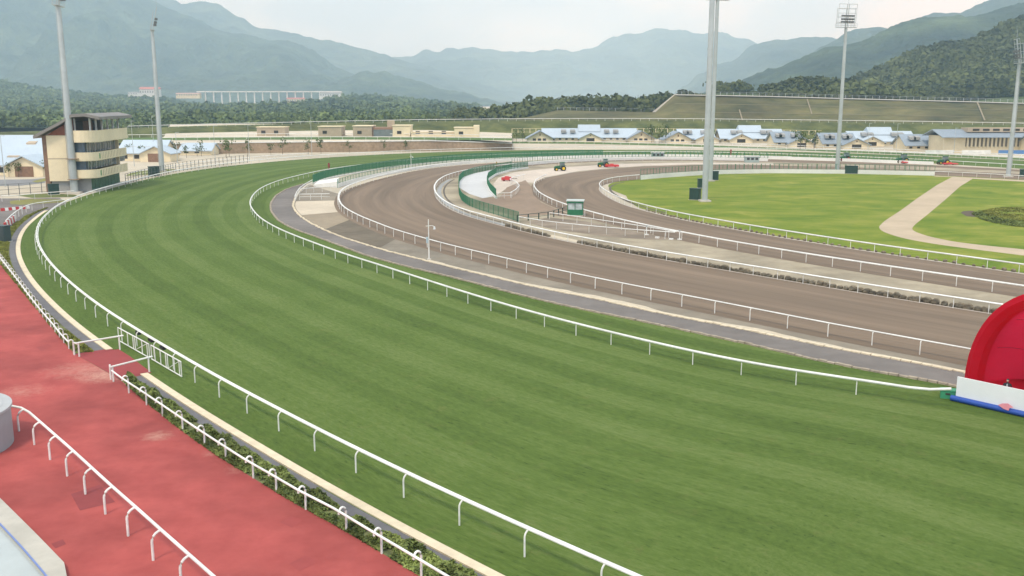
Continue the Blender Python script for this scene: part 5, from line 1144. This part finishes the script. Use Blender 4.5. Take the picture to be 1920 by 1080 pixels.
# ---- camera poles, marker posts
def cam_pole(label, p, h, arm=1, box=True):
    root = empty('camera_pole', G(*p)); tag(root, label, 'pole', 'camera poles'); MB().tube([(0, 0, 0), (0, 0, h)], .09, 8, .055).build('pole', WHITE, root, True); MB().tube([(-.35, 0, h - .85), (.45 * arm, 0, h - .78), (.75 * arm, 0, h - .9)], .04, 6).build('arm', WHITE, root, True)
    MB().tube([(.75 * arm, 0, h - 1.25), (.75 * arm, 0, h - .9)], .16, 8, .1).build('camera', mat('camera_white', (.7, .72, .74), .4, .05, 2), root, True)
    if box: MB().box(-.32, -.08, -.15, .15, h * .42, h * .42 + .75).build('control_box', mat('pale_blue_box', (.42, .52, .56), .5, .05, 2), root)
    MB().box(-.25, .25, -.25, .25, 0, .12).build('foot', CONC, root)
cam_pole('white camera pole with grey box beside the service road', (804.5,487), 5.2)
cam_pole('white camera pole behind the far dirt bend', (771,320), 5.0, .7, False)
def marker(label, p, h, m, r=.22):
    root = empty('marker_post', G(*p)); tag(root, label, 'post'); MB().tube([(0, 0, 0), (0, 0, h * .62)], r * .55, 8).build('stem', m, root, True); MB().tube([(0, 0, h * .5), (0, 0, h)], r, 10).build('marker_head', m, root, True); MB().cyl((0, 0, h), r * .6, .12, 10).build('cap', m, root, True)
marker('red furlong marker behind the turf inner rail', (617,321), 2.3, mat('dull_red', (.30, .06, .05), .6, .1, 2), .3)
marker('yellow and black furlong marker at the dirt bend', (931,317), 2.1, mat('ochre', (.35, .24, .06), .6, .1, 2), .2)
marker('red furlong marker on the far straight', (1370,293), 2.4, mat('dull_red', (.30, .06, .05)), .3)
# slim street lights in the distance
def slim_lamp(label, p, h):
    root = empty('street_light', G(*p)); tag(root, label, 'street light', 'slim street lights'); MB().tube([(0, 0, 0), (0, 0, h)], .10, 6, .06).build('pole', GALV, root, True); MB().box(-.1, 1.0, -.12, .12, h - .05, h + .06).build('lamp_head', GALV, root)
for p, h, lb in (((252,312), 14, 'slim grey light pole right of the tower behind the fence'), ((290,300), 15, 'slim grey light pole close to the second mast'), ((333,306), 10, 'slim light pole just right of the second mast'), ((404,304), 12, 'slim light pole before the stone wall left part'), ((585,292), 14, 'slim light pole before the middle of the stone wall'), ((468,303), 12, 'slim light pole where the wire fence ends'), ((10,350), 12, 'slim light pole before the stables at the left edge'), ((1627,281), 11, 'slim light pole before the white stable roof'), ((1680,283), 11, 'slim light pole before the vented stable roof'), ((1788,290), 10, 'slim light pole before the long hall')):
    slim_lamp(lb, p, h)
# small cabins between the far fences
for p, lb in (((1222,297), 'small pale cabin on the far fence line behind the bend'), ((1398,305), 'small pale cabin on the far fence line near the masts')):
    root = empty('cabin', G(*p)); tag(root, lb, 'cabin'); MB().box(0, 4.5, 0, 2.2, 0, 2.0).build('body', mat('grey_green_cabin', (.35, .42, .40), .7, .1, 1), root); MB().box(-.2, 4.7, -.2, 2.4, 2.0, 2.2).build('roof', RAMP, root)
    for k in range(3): MB().box(.4 + k * 1.4, 1.3 + k * 1.4, -.05, 0, .9, 1.6).build('window', DARK, root)

# ---- round planter, pool and its coping at bottom left
pc = P(-62, 800, 42); pl_ = empty('round_plinth', (G(-110, 843).x, G(-110, 843).y, 0)); tag(pl_, 'round pale grey concrete plinth at the left edge of the red pavement', 'plinth')
MB().cyl((0, 0, 0), 3.8, 2.25, 64).build('drum', mat('smooth_grey_concrete', (.31, .32, .33), .7, .05, 1, big=.05), pl_, True); MB().cyl((0, 0, 2.25), 3.9, .14, 64).build('rim', mat('pale_plaster', (.42, .43, .43), .8, .05, 1), pl_, True); MB().cyl((0, 0, 2.36), 3.4, .05, 64).build('top', mat('plinth_top', (.44, .45, .45), .8, .06, 1), pl_, True)
pe = cur([(-120,830),(0,942),(68,1010),(137,1082),(210,1160)], .4, .4); pin = cur([(-120,880),(0,992),(40,1035),(80,1082),(140,1160)], .4, .4)
pool = empty('pool', (pe[0][0], pe[0][1], 0)); tag(pool, 'pale shallow pool behind its concrete coping at bottom left corner', 'pool'); po = pool.location
def shift(c): return np.asarray(c) - np.array(po)[:2]
cb = MB(); ns = min(len(pe), len(pin)); A_ = resample(shift(pe), .4)[:ns]; B_ = resample(shift(pin), .4)[:ns]
for k in range(ns - 1):
    a, b, c_, d = A_[k], A_[k+1], B_[k+1], B_[k]; cb.quad((*a, .28), (*d, .28), (*c_, .28), (*b, .28)); cb.quad((*a, 0), (*a, .28), (*b, .28), (*b, 0)); cb.quad((*d, .28), (*d, -.3), (*c_, -.3), (*c_, .28))
cb.build('coping', mat('coping_stone', (.46, .43, .37), .9, .06, 1.5, big=.08, bscale=.5), pool)
ln = MB().sweep([Vector((*p, .30)) for p in B_], [(-.02, -.06), (.05, -.06), (.05, .0), (-.02, .0)]).build('blue_edge', mat('blue_tile', (.16, .22, .46), .4, .1, 3), pool)
WAT = mat('pool_water', (.44, .47, .45), .06, .06, .4, big=.06, bscale=.3, bump=.01, bumps=1.2, spec=.5)
polysheet('water', [tuple(p) for p in B_] + [tuple(shift([tuple(G(*q))[:2]])[0]) for q in ((100,1400),(-700,1400),(-700,880))], .12, WAT, pool)

# ---- young trees near stables and wall
TRK = mat('bark', (.12, .09, .06), .9, .2, 3)
LEAF2 = mat('young_leaves', (.06, .09, .03), .9, .4, .6, tint=(.10, .13, .04), spec=.1)
def young_tree(seed):
    root = empty('young_tree'); b = MB().tube([(0, 0, 0), (.05, 0, 1.4), (0, .05, 3.0)], .07, 6, .03)
    for a in (0, 2.1, 4.2): b.tube([(0, 0, 1.6), (.6 * math.cos(a), .6 * math.sin(a), 2.6)], .03, 5, .015)
    b.build('trunk', TRK, root); r = np.random.default_rng(seed); v = np.concatenate([CV[(seed + k) % 8] * (1.5, 1.5, 1.7) * r.uniform(.7, 1) + (*r.normal(size=2) * .5, 1.3 + .8 * k) for k in range(3)])
    v = v.reshape(-1, 4, 3); cc = v.mean(1, keepdims=True); v = (cc + (v - cc) * .55).reshape(-1, 3)
    link('crown', np_mesh('crown', v, np.arange(len(v)).reshape(-1, 4), LEAF2), root); return root
proto = [young_tree(k) for k in range(3)]
spots = [((330,299), 1.3), ((350,296), 1.0), ((424,296), 1.5), ((430,294), 1.2), ((465,292), 1.3), ((508,290), 1.0), ((530,290), 1.5), ((578,289), 1.2), ((602,288), 1.3), ((655,287), 1.1), ((720,285), 1.0), ((760,284), 1.0), ((35,332), .9), ((84,331), 1.0), ((17,332), .8), ((243,301), 1.2), ((265,301), 1.2), ((285,299), 1.3), ((968,268), 1.6), ((1222,268), 2.0), ((1236,269), 1.8), ((1248,269), 2.0), ((1500,281), 1.8), ((1510,280), 1.6), ((1526,281), 1.7), ((980,267), 1.4), ((370,293), 1.0), ((378,293), 1.2)]
words = ['first', 'second', 'third', 'fourth', 'fifth', 'sixth', 'seventh', 'eighth', 'ninth', 'tenth', 'eleventh', 'twelfth']
def tree_place(x):
    return ('sapling before the stone wall' if 400 < x < 800 else 'sapling near the small stable right of the second mast' if 310 < x <= 400 else 'sapling beside the stables at the left edge' if x < 100 else 'sapling between tower and second mast' if x < 310 else 'leafy young tree at the left end of the far stables' if x < 1000 else 'leafy young tree left of the twin masts' if x < 1300 else 'leafy young tree left of the lone mid mast')
spots.sort(); count = {}
for k, (p, s) in enumerate(spots):
    q = proto[k % 3]; o = q if k < 3 else copy_tree(q); o.location = G(*p); o.scale = (s, s, s * 1.05); o.rotation_euler = (0, 0, k * 1.3)
    where = tree_place(p[0]); count[where] = count.get(where, 0) + 1
    tag(o, where + ', ' + words[count[where] - 1] + ' from the left', 'tree', 'young trees near the stables and wall')

# ---- haze: the humid air of the valley
hz = MB(); hz.box(-9300, 9300, -160, 11000, -2, 1250)
hm = bpy.data.materials.new('haze'); hm.use_nodes = True; t = hm.node_tree; t.nodes.clear(); ho = N('ShaderNodeOutputMaterial', t); pv = N('ShaderNodeVolumePrincipled', t)
pv.inputs['Color'].default_value = (.54, .80, 1.0, 1); pv.inputs['Absorption Color'].default_value = (1, 1, 1, 1); pv.inputs['Density'].default_value = 1.75e-4; pv.inputs['Anisotropy'].default_value = 0.0
t.links.new(pv.outputs[0], ho.inputs['Volume'])
tag(hz.build('haze', hm), 'thin pale haze filling the whole valley', 'haze', kind='stuff')
